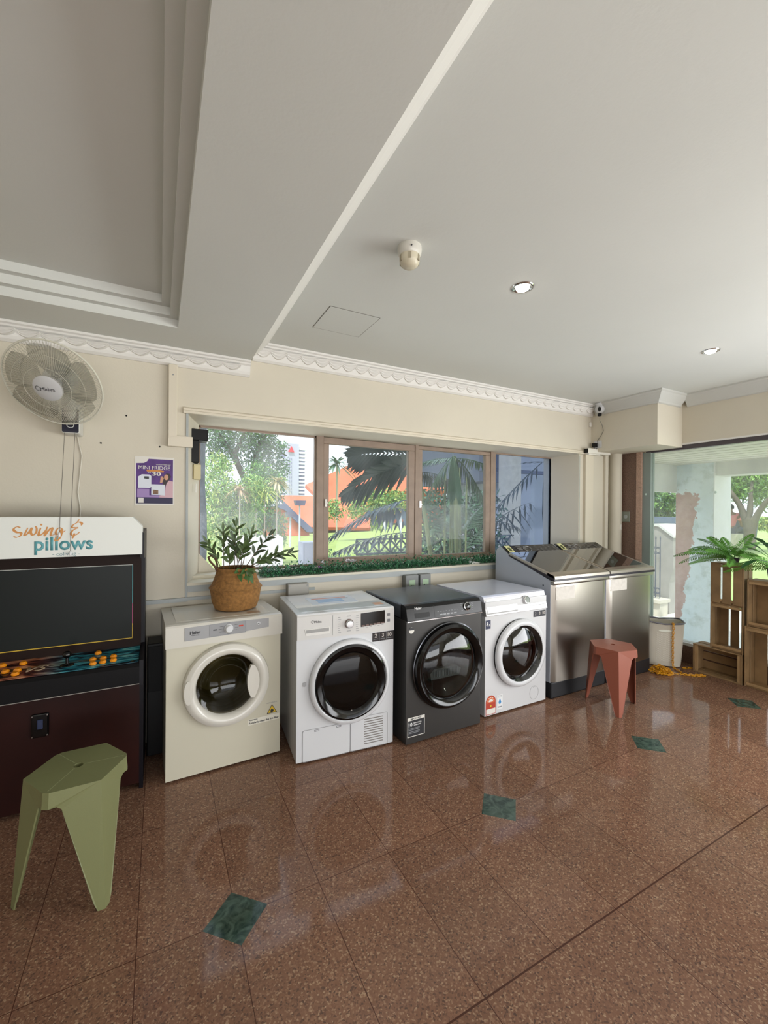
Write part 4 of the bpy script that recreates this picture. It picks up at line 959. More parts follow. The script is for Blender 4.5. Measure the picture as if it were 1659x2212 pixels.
for i in range(5): box(bm, .330, .344, -.001, 0, .045+.014*i, .0465+.014*i); box(bm, .428, .442, -.001, 0, .045+.014*i, .0465+.014*i)
for i in range(6): box(bm, .455+.018*i, .466+.018*i, -.001, 0, .078, .0815)
disc(bm, .575, 0, .082, .006, -.001, 'y', 16); box(bm, .43, .585, -.001, 0, .030, .0325)
tr(bm); fin('panel_marking', bm, M_GREYINK, cpn)
door = empty('door', (0, 0, 0)); door.parent = t; c4 = (.316, 0, .415)
bm = new(); lathe(bm, [(.236, 0), (.238, -.006), (.232, -.010)], c4, 'y', 72); fin('door_gasket', bm, M_BLACK, door, smooth=True)
bm = new(); lathe(bm, [(.232, -.008), (.240, -.016), (.240, -.034), (.230, -.046), (.212, -.050), (.200, -.046), (.196, -.036)], c4, 'y', 80); fin('door_ring', bm, M_WHITE, door, smooth=True)
bm = new(); lathe(bm, [(.199, -.044), (.190, -.036), (.176, -.018), (.166, -.006), (.165, .004)], c4, 'y', 72); fin('inner_ring', bm, mat('dark_mirror_ring', '1b1d1e', .06, coat=.8), door, smooth=True)
bm = new(); lathe(bm, [(.177, -.020), (.12, -.045), (.06, -.053), (0, -.055)], c4, 'y', 56); fin('door_window', bm, glass('washer_door_glass', '4a4c4e', .2), door, smooth=True)
drum(t, .316, .415, .163, .34, M_DRUMD, 5)
bl = decal('capacity_sticker', rect(.004, .048, .616, .676), mat('navy_sticker', '1d2748', .4), t, -.0005)
text('lettering', '8', M_WINK, bl, .018, .649, h=.028, y=-.0014, d=.0003, bold=.03); text('lettering', '.5', M_WINK, bl, .036, .641, h=.014, y=-.0014, d=.0003, bold=.03)
st = decal('warranty_sticker', rect(.466, .594, .648, .692), mat('sticker_navy', '22222c', .35), t, -.0005)
for s_, x in (('2', .487), ('3', .530), ('10', .572)): text('lettering', s_, MATS['sticker_grey_text'], st, x, .672, h=.022, y=-.0014, d=.0003, bold=.02)
arc = [(.055+.045*cos(a), .104+.045*sin(a)) for a in [pi*i/16 for i in range(17)]]
el = decal('energy_label', arc+[(.010, .018), (.100, .018)], mat('label_red', 'b04030', .5), t, -.0005)
decal('label_fan', [(.055+.036*cos(a), .106+.036*sin(a)) for a in [pi*i/16 for i in range(17)]]+[(.019, .10), (.091, .10)], mat('label_orange', 'cf6a3d', .5), el, -.0014, .0003)
decal('label_hub', [(.055+.020*cos(a), .106+.020*sin(a)) for a in [pi*i/12 for i in range(13)]], M_PAPER, el, -.0018, .0003)
decal('label_table', rect(.014, .096, .022, .058), M_PAPER, el, -.0014, .0003)
decal('label_star', [(.055+(.010 if i % 2 == 0 else .005)*sin(i*pi/5), .076+(.010 if i % 2 == 0 else .005)*cos(i*pi/5)) for i in range(10)], mat('warning_yellow', 'd9b52a', .5), el, -.0014, .0004)
bm = new()
for i in range(5):
    a = pi*(.12+.19*i); disc(bm, .055+.029*cos(a), -.0016, .106+.029*sin(a), .0038, -.0004, 'y', 10)
fin('label_star_dot', bm, M_PAPER, el)
wl = decal('water_label', rect(.113, .165, .038, .138), mat('label_white', 'dfe1e2', .5), t, -.0005, .0005)
decal('water_drop', [(.139+.013*sin(a)*(1 if cos(a) < 0 else max(0, 1-cos(a))**.8), .088-.014*(-cos(a)) if cos(a) > 0 else .088+.014*cos(a)) for a in [2*pi*i/24 for i in range(24)]]+[], mat('drop_blue', '4a90c8', .4), wl, -.0011, .0003)
decal('water_drop_tip', [(.128, .092), (.150, .092), (.139, .112)], MATS['drop_blue'], wl, -.0011, .0003)
bm = new()
for i in range(3): disc(bm, .129+.010*i, -.001, .122, .0025, -.0005, 'y', 8)
box(bm, .120, .158, -.0014, -.001, .130, .133); box(bm, .120, .158, -.0014, -.001, .050, .058)
fin('label_marking', bm, M_GREYINK, wl)
bm = new(); outline(bm, [(.478+.045*cos(2*pi*i/36), .088+.050*sin(2*pi*i/36)) for i in range(36)], .0014, -.0002, .0008); outline(bm, [(.468, .128), (.478, .132), (.488, .128)], .002, -.0002, .001, closed=False); fin('filter_cap', bm, M_GREYINK, t)

# 5, 6 --- stainless top loaders
def top_loader(x0, w, label, paper_z):
    t = empty('top_load_washer', (x0, 2.25, 0), 0, label, 'washing machine', 'stainless top-loading washers in the corner')
    dd = .62
    bm = new(); rbox(bm, .004, w-.004, .01, dd, .0, .128, .012, 2); fin('plinth', bm, mat('plinth_black', '15161a', .5), t)
    # side walls and back
    prof = [(.02, .125), (.62, .125), (.62, 1.03), (.615, 1.08), (.60, 1.105), (.575, 1.118), (.555, 1.120), (.45, 1.052), (.02, .905)]
    for a, b in ((0, .012), (w-.012, w)): bm = new(); prism(bm, prof, a, b, 'x'); fin('side_panel', bm, M_STEELSIDE, t)
    bm = new(); box(bm, .01, w-.01, .55, .615, .125, 1.02); prism(bm, [(.02, .86), (.45, 1.0), (.45, 1.03), (.02, .895)], .012, w-.012, 'x'); fin('back_panel', bm, M_STEELSIDE, t)
    # curved stainless front
    N = 20; bm = new(); g = []
    for i in range(N+1):
        s = i/N; x = w*s; e = min(s, 1-s)*w; y = .004+.018*(max(0, 1-e/.03))**2-.012*sin(pi*s); g.append((bm.verts.new((x, y, .128)), bm.verts.new((x, y, .885))))
    for i in range(N): bm.faces.new((g[i][0], g[i+1][0], g[i+1][1], g[i][1]))
    fin('front_panel', bm, M_STEEL, t, smooth=True)
    bm = new(); rbox(bm, .0, w, -.012, .03, .872, .908, .008, 3); fin('front_rail', bm, M_STEEL, t, smooth=True)
    bm = new(); prism(bm, [(-.021, .903), (.46, 1.050), (.46, 1.062), (-.019, .923)], -.003, w+.003, 'x'); fin('lid_seal', bm, mat('plum_seal', '1c1420', .4), t)
    # lid: frame plus smoked glass
    lid = empty('lid', (0, 0, 0)); lid.parent = t
    sl_ = (1.062-.921)/(.476)
    def lp(y, o=0): return .921+(y+.016)*sl_+o
    bm = new()
    for a, b in ((.002, .024), (w-.024, w-.002)): prism(bm, [(-.01, lp(-.01)), (.46, lp(.46)), (.46, lp(.46, .016)), (-.01, lp(-.01, .022))], a, b, 'x')
    prism(bm, [(-.022, lp(-.022, .002)), (.055, lp(.055)), (.055, lp(.055, .020)), (.0, lp(.0, .024)), (-.018, lp(-.018, .020))], .002, w-.002, 'x')
    fin('lid_frame', bm, mat('champagne_metal', 'bdb3a6', .3, metal=.8), lid)
    bm = new(); prism(bm, [(.05, lp(.05, .010)), (.462, lp(.462, .010)), (.462, lp(.462, .018)), (.05, lp(.05, .018))], .022, w-.022, 'x'); fin('lid_glass', bm, mat('smoked_lid', '1d1a16', .04, coat=1), lid)
    bm = new()
    for i in range(9): x = .16+i*.042; box(bm, x, x+.018, .052, .058, lp(.055, .0185), lp(.055, .0195))
    fin('lid_marking', bm, M_CHROME, lid)
    # console
    bm = new(); prism(bm, [(.455, 1.058), (.560, 1.1225), (.560, 1.128), (.448, 1.068)], .010, w-.006, 'x'); cs = fin('console', bm, mat('console_black', '17171a', .18, coat=.5), t)
    an = math.atan2(.070, .107)
    Mx = Matrix.Translation((0, .448, 1.068)) @ Matrix.Rotation(an-pi/2, 4, 'X')   # x right, z up the slope, -y out of the console
    bm = new(); tube(bm, [(w*.40+.042*cos(a), -.001, .062+.036*sin(a)) for a in [2*pi*i/40 for i in range(40)]], .0022, 6, closed=True)
    for v in bm.verts: v.co = Mx @ v.co
    fin('dial_ring', bm, M_CHROME, cs, smooth=True)
    bm = new()
    for i in range(5):
        for j in range(5):
            if RZ.random() < .75: x = w*(.56+.085*i); box(bm, x, x+.022, -.0016, 0, .022+.018*j, .0245+.018*j)
    for j in range(4): box(bm, w*.22, w*.22+.05, -.0016, 0, .025+.022*j, .034+.022*j)
    for v in bm.verts: v.co = Mx @ v.co
    fin('console_marking', bm, mat('console_print', '6f6d6c', .4), cs)
    bm = new(); prism(bm, rect(.022, .080, .006, .112), -.0002, -.0014, 'y')
    for v in bm.verts: v.co = Mx @ v.co
    ys = fin('console_sticker', bm, mat('pale_yellow_sticker', 'd6d59a', .5), cs)
    bm = new(); prism(bm, rect(.034, .066, .035, .085), -.0015, -.002, 'y')
    for v in bm.verts: v.co = Mx @ v.co
    fin('sticker_print', bm, mat('olive_ink', '4d5230', .5), ys)
    bm = new(); pr_ = None
    for i in range(9):
        x = .035+.20*i/8; s = x/w; y = .004+.018*(max(0, 1-min(s, 1-s)*w/.03))**2-.012*sin(pi*s)-.0025
        q = (bm.verts.new((x, y, paper_z+.001*i/4)), bm.verts.new((x, y, paper_z+.094+.004*i/8)))
        if pr_: bm.faces.new((pr_[0], q[0], q[1], pr_[1]))
        pr_ = q
    g = bmesh.ops.extrude_face_region(bm, geom=bm.faces[:])
    for v in [k for k in g['geom'] if isinstance(k, bmesh.types.BMVert)]: v.co.y += -.0008
    fin('paper_note', bm, mat('stained_paper', 'd3cfc8', .7, var=.08, vscale=30), t)
    bm = new(); disc(bm, -.002, .09, .86, .006, .003, 'x', 12); fin('side_screw', bm, M_INK, t)
    return t
top_loader(2.640, .652, 'stainless top-load washer right next to the white front loader, wrinkled note on its front', .758)
top_loader(3.300, .622, 'stainless top-load washer in the corner by the granite pillar, smooth white note on its front', .772)

# ------------------------------------------------------------------ faceted stools
def stool(name, loc, a0, m, label):
    t = empty(name, loc, 0, label, 'stool')
    R, H, AP = .163, .45, .055
    C_ = [Vector((R*cos(radians(a0+60*i)), R*sin(radians(a0+60*i)), H)) for i in range(6)]     # even corners carry legs
    # seat with a hole and creases
    bm = new(); hn = 16; hole = [Vector((.016*cos(2*pi*i/hn), .016*sin(2*pi*i/hn), H+.004)) for i in range(hn)]
    outer = []
    for i in range(6):
        a, b = C_[i], C_[(i+1) % 6]; ch = .013
        d = (b-a).normalized()
        if i % 2: outer += [a+d*ch, b]     # chamfer the corners between the legs
        else: outer += [a, b-d*ch]
    P2 = []
    for p in outer:
        if not P2 or (p-P2[-1]).length > 1e-5: P2.append(p)
    if (P2[0]-P2[-1]).length < 1e-5: P2.pop()
    vo = [bm.verts.new(p) for p in P2]; vi = [bm.verts.new(p) for p in hole]; vl = [bm.verts.new(p-Vector((0, 0, .03))) for p in hole]
    n = len(vo)
    ao = [atan2(v.co.y, v.co.x) % (2*pi) for v in vo]
    # triangulate ring between outer polygon and hole
    st = min(range(n), key=lambda i: ao[i]); order = [(st+i) % n for i in range(n)]
    j = 0; tot = []
    for k in range(hn):
        ang = 2*pi*k/hn
        tgt = min(range(n), key=lambda q: abs(((ao[q]-ang+pi) % (2*pi))-pi)); tot.append(tgt)
    for k in range(hn):
        k2 = (k+1) % hn; q = tot[k]; q2 = tot[k2]
        bm.faces.new((vi[k], vo[q], vi[k2]))
        while q != q2:
            nq = (q+1) % n; bm.faces.new((vo[q], vo[nq], vi[k2])); q = nq
    for k in range(hn): bm.faces.new((vi[k], vi[(k+1) % hn], vl[(k+1) % hn], vl[k]))
    fin('seat', bm, m, t)
    # aprons and legs: every leg is two folded panels meeting in a ridge
    for i in (0, 2, 4):
        c = C_[i]; rd = Vector((c.x, c.y, 0)).normalized(); foot = Vector((rd.x*.196, rd.y*.196, 0)); bm = new()
        for sg in (-1, 1):
            o = C_[(i+sg) % 6]; dv = (o-c); ln = dv.length; dv.normalize(); ch = .013 if True else 0
            e = c+dv*(ln-ch); tin = Vector((-rd.x, -rd.y, 0))*.005
            top = [c, e]; lowE = e+Vector((0, 0, -AP))+Vector((o.x, o.y, 0)).normalized()*.004
            k1 = c.lerp(e, .80)+Vector((0, 0, -AP-.004)); f2 = foot+dv*.030+Vector((0, 0, .004)); f3 = foot+dv*.018
            pts = [c, e, lowE, c.lerp(e, .86)+Vector((0, 0, -AP)), k1+dv*-.006+Vector((0, 0, -.008)), foot+dv*.034+Vector((0, 0, .03)), foot+dv*.022, foot]
            A = [bm.verts.new(p) for p in pts]; f = bm.faces.new(A)
            B = [bm.verts.new(p+tin) for p in pts]; bm.faces.new(B[::-1])
            for q in range(len(pts)): bm.faces.new((A[q], A[(q+1) % len(pts)], B[(q+1) % len(pts)], B[q]))
        # rim that closes the chamfered corner beside the leg
        o = C_[(i+1) % 6]; nx_ = C_[(i+2) % 6]; d1 = (c-o).normalized(); d2 = (nx_-o).normalized(); a = o+d1*.013; b = o+d2*.013; ou = Vector((o.x, o.y, 0)).normalized()*.004
        q = [bm.verts.new(p) for p in (a, b, b+Vector((0, 0, -AP))+ou, a+Vector((0, 0, -AP))+ou)]; bm.faces.new(q)
        q2 = [bm.verts.new(p-Vector((o.x, o.y, 0)).normalized()*.005) for p in (a, b, b+Vector((0, 0, -AP))+ou, a+Vector((0, 0, -AP))+ou)]; bm.faces.new(q2[::-1])
        fin('leg', bm, m, t)
    bm = new()
    for k in range(3):
        a = radians(a0+120*k+60)
        d = Vector((cos(a), sin(a), 0)); s = Vector((-sin(a), cos(a), 0))*.0007
        q = [bm.verts.new(p) for p in (d*.02-s+Vector((0, 0, H+.0042)), d*.148-s+Vector((0, 0, H+.0006)), d*.148+s+Vector((0, 0, H+.0006)), d*.02+s+Vector((0, 0, H+.0042)))]; bm.faces.new(q)
    fin('seam', bm, mat(m.name+'_seam', 'b9bd98' if 'green' in m.name else 'b0705c', .5), t)
    return t
stool('faceted_stool', (-.268, 1.968, 0), 62, mat('sage_green_plastic', '787b55', .34, bump=.03, bscale=300), 'sage green faceted plastic stool in front of the arcade cabinet')
stool('faceted_stool', (2.972, 1.984, 0), 106, mat('terracotta_plastic', '935442', .42, bump=.03, bscale=300), 'terracotta faceted plastic stool in front of the stainless washers')

# ------------------------------------------------------------------ laundry basket and yellow chain
BC = Vector((4.10, 2.36, 0)) 
t = empty('laundry_basket', (4.235, 2.335, .002), radians(42), 'cream perforated laundry basket with a grey rim by the glass', 'basket')
def superell(rx, ry, a, e=.42): return Vector((rx*math.copysign(abs(cos(a))**e, cos(a)), ry*math.copysign(abs(sin(a))**e, sin(a)), 0))
bm = new(); NB = 56; rings = []
for z, rx, ry in ((.0, .088, .125), (.006, .100, .138), (.09, .106, .146), (.25, .114, .156), (.385, .120, .165), (.392, .124, .169), (.392, .117, .162), (.25, .109, .151), (.03, .099, .137), (.012, .090, .125)):
    R_ = []
    for i in range(NB):
        a = 2*pi*i/NB; p = superell(rx, ry, a); zz = z
        if z > .3: zz = z-.045*max(0, -cos(a))**1.5*0 + .018*abs(sin(a))
        R_.append(bm.verts.new((p.x, p.y, zz)))
    rings.append(R_)
for A, B in zip(rings, rings[1:]):
    for i in range(NB): bm.faces.new((A[i], A[(i+1) % NB], B[(i+1) % NB], B[i]))
bm.faces.new(rings[0]); bm.faces.new(rings[-1][::-1])
fin('body', bm, mat('basket_plastic', 'ccc6b8', .4), t, smooth=True)
bm = new()
pts = [superell(.121, .166, a) for a in [2*pi*i/64 for i in range(64)]]
tube(bm, [(p.x, p.y, .396+.018*abs(p.y)/.166) for p in pts], .0075, 8, closed=True); fin('rim', bm, mat('rim_grey', '6a6870', .4), t, smooth=True)
bm = new()
for i in range(14):
    for j in range(30):
        y = -.062+.0095*i; z = .055+.0088*j
        disc(bm, -.1022-.0515*z, y+(.0048 if j % 2 else 0), z, .0024, -.0012, 'x', 5)
fin('perforation', bm, mat('perforation_grey', 'f4f2ea', .5), t)
bm = new()
prism(bm, [(-.0+p[0]*1.0, .335+p[1]) for p in [(.055*cos(a)+(.0), .010*sin(a)) for a in [2*pi*i/20 for i in range(20)]]], -.1165, -.1205, 'x'); fin('handle', bm, mat('slot_light', 'e9ebdf', .5), t)
M_CH = mat('yellow_chain_plastic', 'd99a18', .35)
def chain(bm, pts, link=.030, r=.0026):
    pts = [Vector(p) for p in pts]; seg = []; 
    # resample
    acc = [0]
    for a, b in zip(pts, pts[1:]): acc.append(acc[-1]+(b-a).length)
    n = int(acc[-1]/(link*.74))
    def at(s):
        for i in range(len(acc)-1):
            if s <= acc[i+1]+1e-9: return pts[i].lerp(pts[i+1], (s-acc[i])/max(1e-9, acc[i+1]-acc[i]))
        return pts[-1]
    for k in range(n):
        a = at(acc[-1]*k/n); b = at(acc[-1]*(k+1)/n); c = (a+b)/2; d = (b-a).normalized(); s = d.cross(Vector((0, 0, 1))) if abs(d.z) < .9 else d.cross(Vector((1, 0, 0)))
        s.normalize(); u = s.cross(d); ang = (pi/2 if k % 2 else .15)+(.0 if abs(d.z) > .8 else RZ.uniform(-.4, .4)); v = s*cos(ang)+u*sin(ang)
        L_ = link/2; wv = link*.27
        ring = [c+d*(L_-wv)*(1 if cos(q) >= 0 else -1)+d*wv*cos(q)+v*wv*sin(q) for q in [2*pi*i/10+.001 for i in range(10)]]
        tube(bm, ring, r, 5, closed=True)
bm = new()
px_ = 4.062
chain(bm, [(4.225, 2.245, .34), (4.20, 2.222, .395), (4.181, 2.207, .418), (4.168, 2.198, .39), (4.174, 2.205, .25), (4.182, 2.208, .03), (4.176, 2.195, .008), (4.14, 2.13, .006), (4.10, 2.06, .006), (4.16, 1.99, .006), (4.22, 1.965, .006)])
chain(bm, [(4.24, 1.972, .008), (4.16, 2.01, .010), (4.06, 2.09, .008), (3.99, 2.17, .008), (3.95, 2.22, .008)])
cx, cy = 4.08, 2.16; P_ = []
for i in range(120):
    a = i*.55; P_.append((cx-.10+.075*cos(a)*(.5+.5*sin(i*.37))+.04*sin(i*.11), cy+.03+.085*sin(a*1.1)*(.6+.4*cos(i*.23)), 0.008+.042*abs(sin(i*.31))*max(0, 1-i/140)))
P_ = [(x_, y_, z_) for x_, y_, z_ in P_]
chain(bm, P_)
fin('plastic_chain', bm, M_CH, smooth=True, label='yellow plastic link chain hanging from the basket rim and heaped on the floor', cat='chain')

bm = new(); chain(bm, [(4.25, 2.16, .008), (4.30, 2.13, .010), (4.33, 2.11, .008), (4.30, 2.09, .008)])
fin('plastic_chain', bm, M_CH, smooth=True, label='short end of yellow chain lying between basket and crate', cat='chain')
# ------------------------------------------------------------------ wooden crates against the glass
M_WOOD = mat('crate_pine', '8f7350', .6, var=.22, vscale=9, bump=.1, bscale=40)
M_WOODL = mat('crate_pine_edge', 'a98a62', .6, var=.15, vscale=12)
def crate(y0, y1, z0, z1, x0, x1, label, open_side=-1, slats='v', gaps=3):
    """box open to one x side; y0>y1 as seen left to right"""
    ya, yb = min(y0, y1), max(y0, y1); t = empty('wooden_crate', ((x0+x1)/2, (ya+yb)/2, z0), label=label, cat='crate', group=None)
    cx, cy = (x0+x1)/2, (ya+yb)/2; X0, X1, Y0, Y1, H = x0-cx, x1-cx, ya-cy, yb-cy, z1-z0; th = .010; pw = .026
    if slats == 'v':   # slats stand upright, end boards top and bottom
        for z in (.001, H-th*1.4-.001): bm = new(); box(bm, X0+th+.001, X1-th-.001, Y0+th+.001, Y1-th-.001, z, z+th*1.4); fin('end_board', bm, M_WOOD, t)
        for z in (.016, H-.016-.02):
            bm = new(); box(bm, X0+.004, X0+.0105, Y0+.012, Y1-.012, z, z+.02); fin('batten', bm, M_WOODL, t)
        for y in (Y0, Y1-th):
            n = 2; wv = (X1-X0-.018)/n
            for i in range(n): bm = new(); rbox(bm, X0+i*(wv+.018), X0+i*(wv+.018)+wv, y, y+th, 0, H, .0015, 1); fin('slat', bm, M_WOOD, t)
        n = gaps; gp = .016; wv = ((Y1-Y0-2*th-.002)-gp*(n-1))/n; xb = X1-th if open_side < 0 else X0
        for i in range(n): y = Y0+th+.001+i*(wv+gp); bm = new(); rbox(bm, xb, xb+th, y, y+wv, 0, H, .0015, 1); fin('slat', bm, M_WOOD, t)
    else:
        for y in (Y0+.001, Y1-th*1.4-.001): bm = new(); box(bm, X0+.002, X1-th-.001, y, y+th*1.4, th+.001, H-th-.001); fin('end_board', bm, M_WOOD, t)
        for y in (Y0+.016, Y1-.036):
            bm = new(); box(bm, X0+.004, X0+.018, y, y+.02, .011, H-.011); fin('batten', bm, M_WOODL, t)
        for z in (0, H-th):
            n = 2; wv = (X1-X0-.018)/n
            for i in range(n): bm = new(); rbox(bm, X0+i*(wv+.018), X0+i*(wv+.018)+wv, Y0, Y1, z, z+th, .0015, 1); fin('slat', bm, M_WOOD, t)
        n = 3; gp = .012; wv = (H-2*th-.002-gp*(n-1))/n
        for i in range(n): z = th+.001+i*(wv+gp); bm = new(); rbox(bm, X1-th, X1, Y0, Y1, z, z+wv, .0015, 1); fin('slat', bm, M_WOOD, t)
    return t
crate(2.095, 1.725, 0, .250, 4.285, 4.445, 'wooden crate lying on its side on the floor under the stack', slats='h')
crate(1.962, 1.722, .252, .650, 4.29, 4.445, 'open wooden crate standing on end in the middle of the stack')
crate(1.962, 1.722, .652, 1.000, 4.29, 4.445, 'wooden crate with its slatted back turned out, topmost of the stack beside the column', open_side=1)
crate(1.712, 1.30, 0, .500, 4.285, 4.445, 'wooden crate on the floor at the right edge', gaps=4)
crate(1.700, 1.30, .502, .885, 4.29, 4.445, 'wooden crate holding up the leafy potted plant', gaps=4)

# ------------------------------------------------------------------ plants indoors
M_FERN = mat('fern_green', '5f9a3c', .45, var=.3, vscale=5); M_FERND = mat('fern_dark', '2c5a30', .4, var=.3, vscale=8)
t = empty('artificial_fern', (4.30, 1.80, 1.0), label='green artificial fern spreading over the top crate', cat='fern')
rf = random.Random(5)
bm = new(); lathe(bm, [(0, 0), (.035, 0), (.045, .05), (.040, .055), (0, .05)], n=20); fin('pot', bm, mat('pot_plum', '3a2a35', .4), t, smooth=True)
FR = [(-.1, 1, .26, .38, .42), (-.5, .9, .50, .34, .34), (-.75, .75, .12, .30, .30), (-.9, .25, .55, .30, .28), (-.95, -.3, .2, .3, .3), (.1, 1, .55, .3, .25), (-.3, .95, .02, .28, .24), (-.6, -.8, .5, .30, .26),
      (-.2, -.5, .9, .3, .2), (-.6, .3, .85, .3, .22), (.3, .5, .9, .22, .15), (-.85, .6, .3, .26, .3), (-.1, .7, .75, .34, .3)]
FR += [(-.4, .6, 1.1, .3, .3), (-.5, .85, .8, .36, .45), (-.2, .95, .35, .42, .35), (-.7, -.5, .8, .32, .4), (.5, .8, .4, .34, .35), (.6, -.3, .7, .3, .3)]
for k, (dx, dy, dz, L_, dr_) in enumerate(FR):
    bm = new(); frond(bm, (0, 0, .05), (dx, dy, dz), L_*1.1, dr_*1.1, 27, .054, .0075, .002, 78, start=.10, hang=.10, twist=rf.choice((-.8, .7, .55, -.6)), rnd=rf); fin('frond', bm, M_FERN, t)
t = empty('potted_plant', (4.33, 1.52, .885), label='dark leafy plant in a plum pot on the right-hand crate stack', cat='potted plant')
bm = new(); lathe(bm, [(0, 0), (.05, 0), (.062, .09), (.067, .12), (.058, .12), (0, .11)], n=24); fin('pot', bm, MATS['pot_plum'], t, smooth=True)
for i in range(15):
    a = rf.uniform(0, 2*pi); el = rf.uniform(.3, 1.4); d_ = Vector((cos(a)*.9, sin(a), el))
    bm = new(); L_ = rf.uniform(.12, .24); base = Vector((0, 0, .11)); tip = base+d_.normalized()*L_
    tube(bm, [base, base.lerp(tip, .5)+Vector((0, 0, .02)), tip], .002, 5); leaf(bm, tip, d_-Vector((0, 0, .7)), Vector((0, 0, 1)), .15, .055, .2, .15, segs=4); fin('leaf', bm, M_FERND if i % 3 else M_FERN, t)
for dx, dy, dz, L_, dr_ in ((-.5, .9, .3, .36, .3), (-.8, .5, .7, .34, .3), (-.4, 1, .8, .36, .3), (-.9, -.1, .4, .3, .3), (-.2, .9, .05, .34, .25)):
    bm = new(); frond(bm, (0, 0, .11), (dx, dy, dz), L_, dr_, 28, .05, .0075, .002, 74, start=.1, hang=.10, twist=rf.choice((-.8, .7)), rnd=rf); fin('frond', bm, M_FERN, t)

# basket plant on the cream dryer
t = empty('potted_plant', (.418, 2.735, .8268), label='olive-leaved plant in a woven belly basket on the cream dryer', cat='potted plant')
def weave_mat():
    m = mat('seagrass_weave', 'ad7c42', .7, var=.3, vscale=60); n = m.node_tree; b = n.nodes['Principled BSDF']
    tc = n.nodes.new('ShaderNodeTexCoord'); w1 = n.nodes.new('ShaderNodeTexWave'); w1.wave_type = 'BANDS'; w1.bands_direction = 'Z'; w1.inputs['Scale'].default_value = 42; w1.inputs['Distortion'].default_value = 3; w1.inputs['Detail Scale'].default_value = 30
    bp = n.nodes.new('ShaderNodeBump'); bp.inputs['Strength'].default_value = .8; bp.inputs['Distance'].default_value = .004
    v = n.nodes.new('ShaderNodeTexVoronoi'); v.inputs['Scale'].default_value = 110; mx = n.nodes.new('ShaderNodeMath'); mx.operation = 'ADD'
    n.links.new(tc.outputs['Object'], w1.inputs['Vector']); n.links.new(tc.outputs['Object'], v.inputs['Vector']); n.links.new(w1.outputs['Fac'], mx.inputs[0]); n.links.new(v.outputs['Distance'], mx.inputs[1])
    n.links.new(mx.outputs[0], bp.inputs['Height']); n.links.new(bp.outputs[0], b.inputs['Normal']); return m
M_WEAVE = weave_mat()
k_ = 1.0
bm = new(); lathe(bm, [(0, 0), (.105, 0), (.122, .008), (.138, .05), (.145, .10), (.150, .125), (.156, .131), (.150, .138), (.140, .150), (.124, .19), (.114, .225), (.112, .25), (.106, .25), (.108, .225), (.118, .19), (.10, .20), (0, .205)], n=64); fin('basket', bm, M_WEAVE, t, smooth=True)
bm = new(); tube(bm, [(-.112, -.02, .235), (-.125, -.015, .265), (-.150, -.01, .295), (-.158, .0, .318), (-.140, .01, .325), (-.118, .015, .305), (-.106, .02, .27), (-.106, .025, .235)], [.005, .006, .006, .006, .006, .006, .006, .005], 8); fin('basket_handle', bm, mat('handle_rope', '5d3d2c', .7), t, smooth=True)
bm = new(); lathe(bm, [(0, .222), (.104, .218)], n=32); fin('soil', bm, mat('soil', '2e241c', .9, bump=.4, bscale=60), t)
M_OL = mat('olive_leaf', '4b6035', .45, var=.22, vscale=14); M_OLD = mat('olive_leaf_dark', '3a4a2f', .45, var=.2, vscale=14); M_STEM = mat('plant_stem', '5f4a34', .6)
rs = random.Random(3)
stems = [((-.07, .0, .22), (-.075, .01, .47)), ((-.075, .01, .22), (-.16, .0, .40)), ((-.01, 0, .22), (.0, .0, .50)), ((.02, 0, .22), (-.02, -.02, .42)), ((.03, 0, .22), (.09, .0, .455)), ((.04, 0, .22), (.20, -.01, .44)),
         ((.04, 0, .22), (.27, -.01, .33)), ((.05, 0, .22), (.34, .0, .325)), ((.0, 0, .22), (.035, -.05, .37)), ((.05, .0, .22), (.16, -.05, .30)), ((.02, -.05, .22), (.05, -.10, .24)), ((-.04, -.02, .22), (-.05, -.05, .33)), ((.03, .03, .22), (.06, .06, .40))]
for a, b in stems:
    a, b = Vector(a), Vector(b); mid = a.lerp(b, .5)+Vector((0, 0, .02)); cur = []
    for i in range(9): s = i/8; cur.append(a*(1-s)**2+mid*2*s*(1-s)+b*s*s)
    bm = new(); tube(bm, cur, [.0028-.0002*i for i in range(9)], 5); stp = fin('stem', bm, M_STEM, t)
    bm = new(); n_ = int(5+(b-a).length*26)
    for i in range(n_):
        s = .35+.65*(i+.5)/n_; k = min(7, int(s*8)); p = cur[k].lerp(cur[k+1], s*8-k); tg = (cur[k+1]-cur[k]).normalized()
        az_ = i*2.4+rs.uniform(-.4, .4); q = tg.orthogonal().normalized(); q.rotate(Matrix.Rotation(az_, 3, tg)); d_ = tg*rs.uniform(.6, 1.1)+q*rs.uniform(.5, 1)
        leaf(bm, p, d_, Vector((rs.uniform(-.5, .5), -1, .6)), rs.uniform(.050, .082), rs.uniform(.015, .023), .15, rs.uniform(0, .25), segs=4)
    leaf(bm, b, (b-mid), Vector((0, -1, .5)), .062, .017, .15, 0, segs=4)
    fin('leaf', bm, M_OL if rs.random() < .7 else M_OLD, t)
bm = new()
for p_ in ((.02, -.085, .245), (.0, -.09, .235), (.05, -.09, .24)):
    for k in range(4): leaf(bm, Vector(p_), Vector((rs.uniform(-1, 1), -.5, rs.uniform(-1.2, .1))), Vector((0, -1, .3)), .075, .030, .15, .3, segs=4)
fin('leaf', bm, mat('broad_leaf', '40632f', .45, var=.2, vscale=12), t)
for px, py in ((498, 1180), (625, 1212)):
    pass
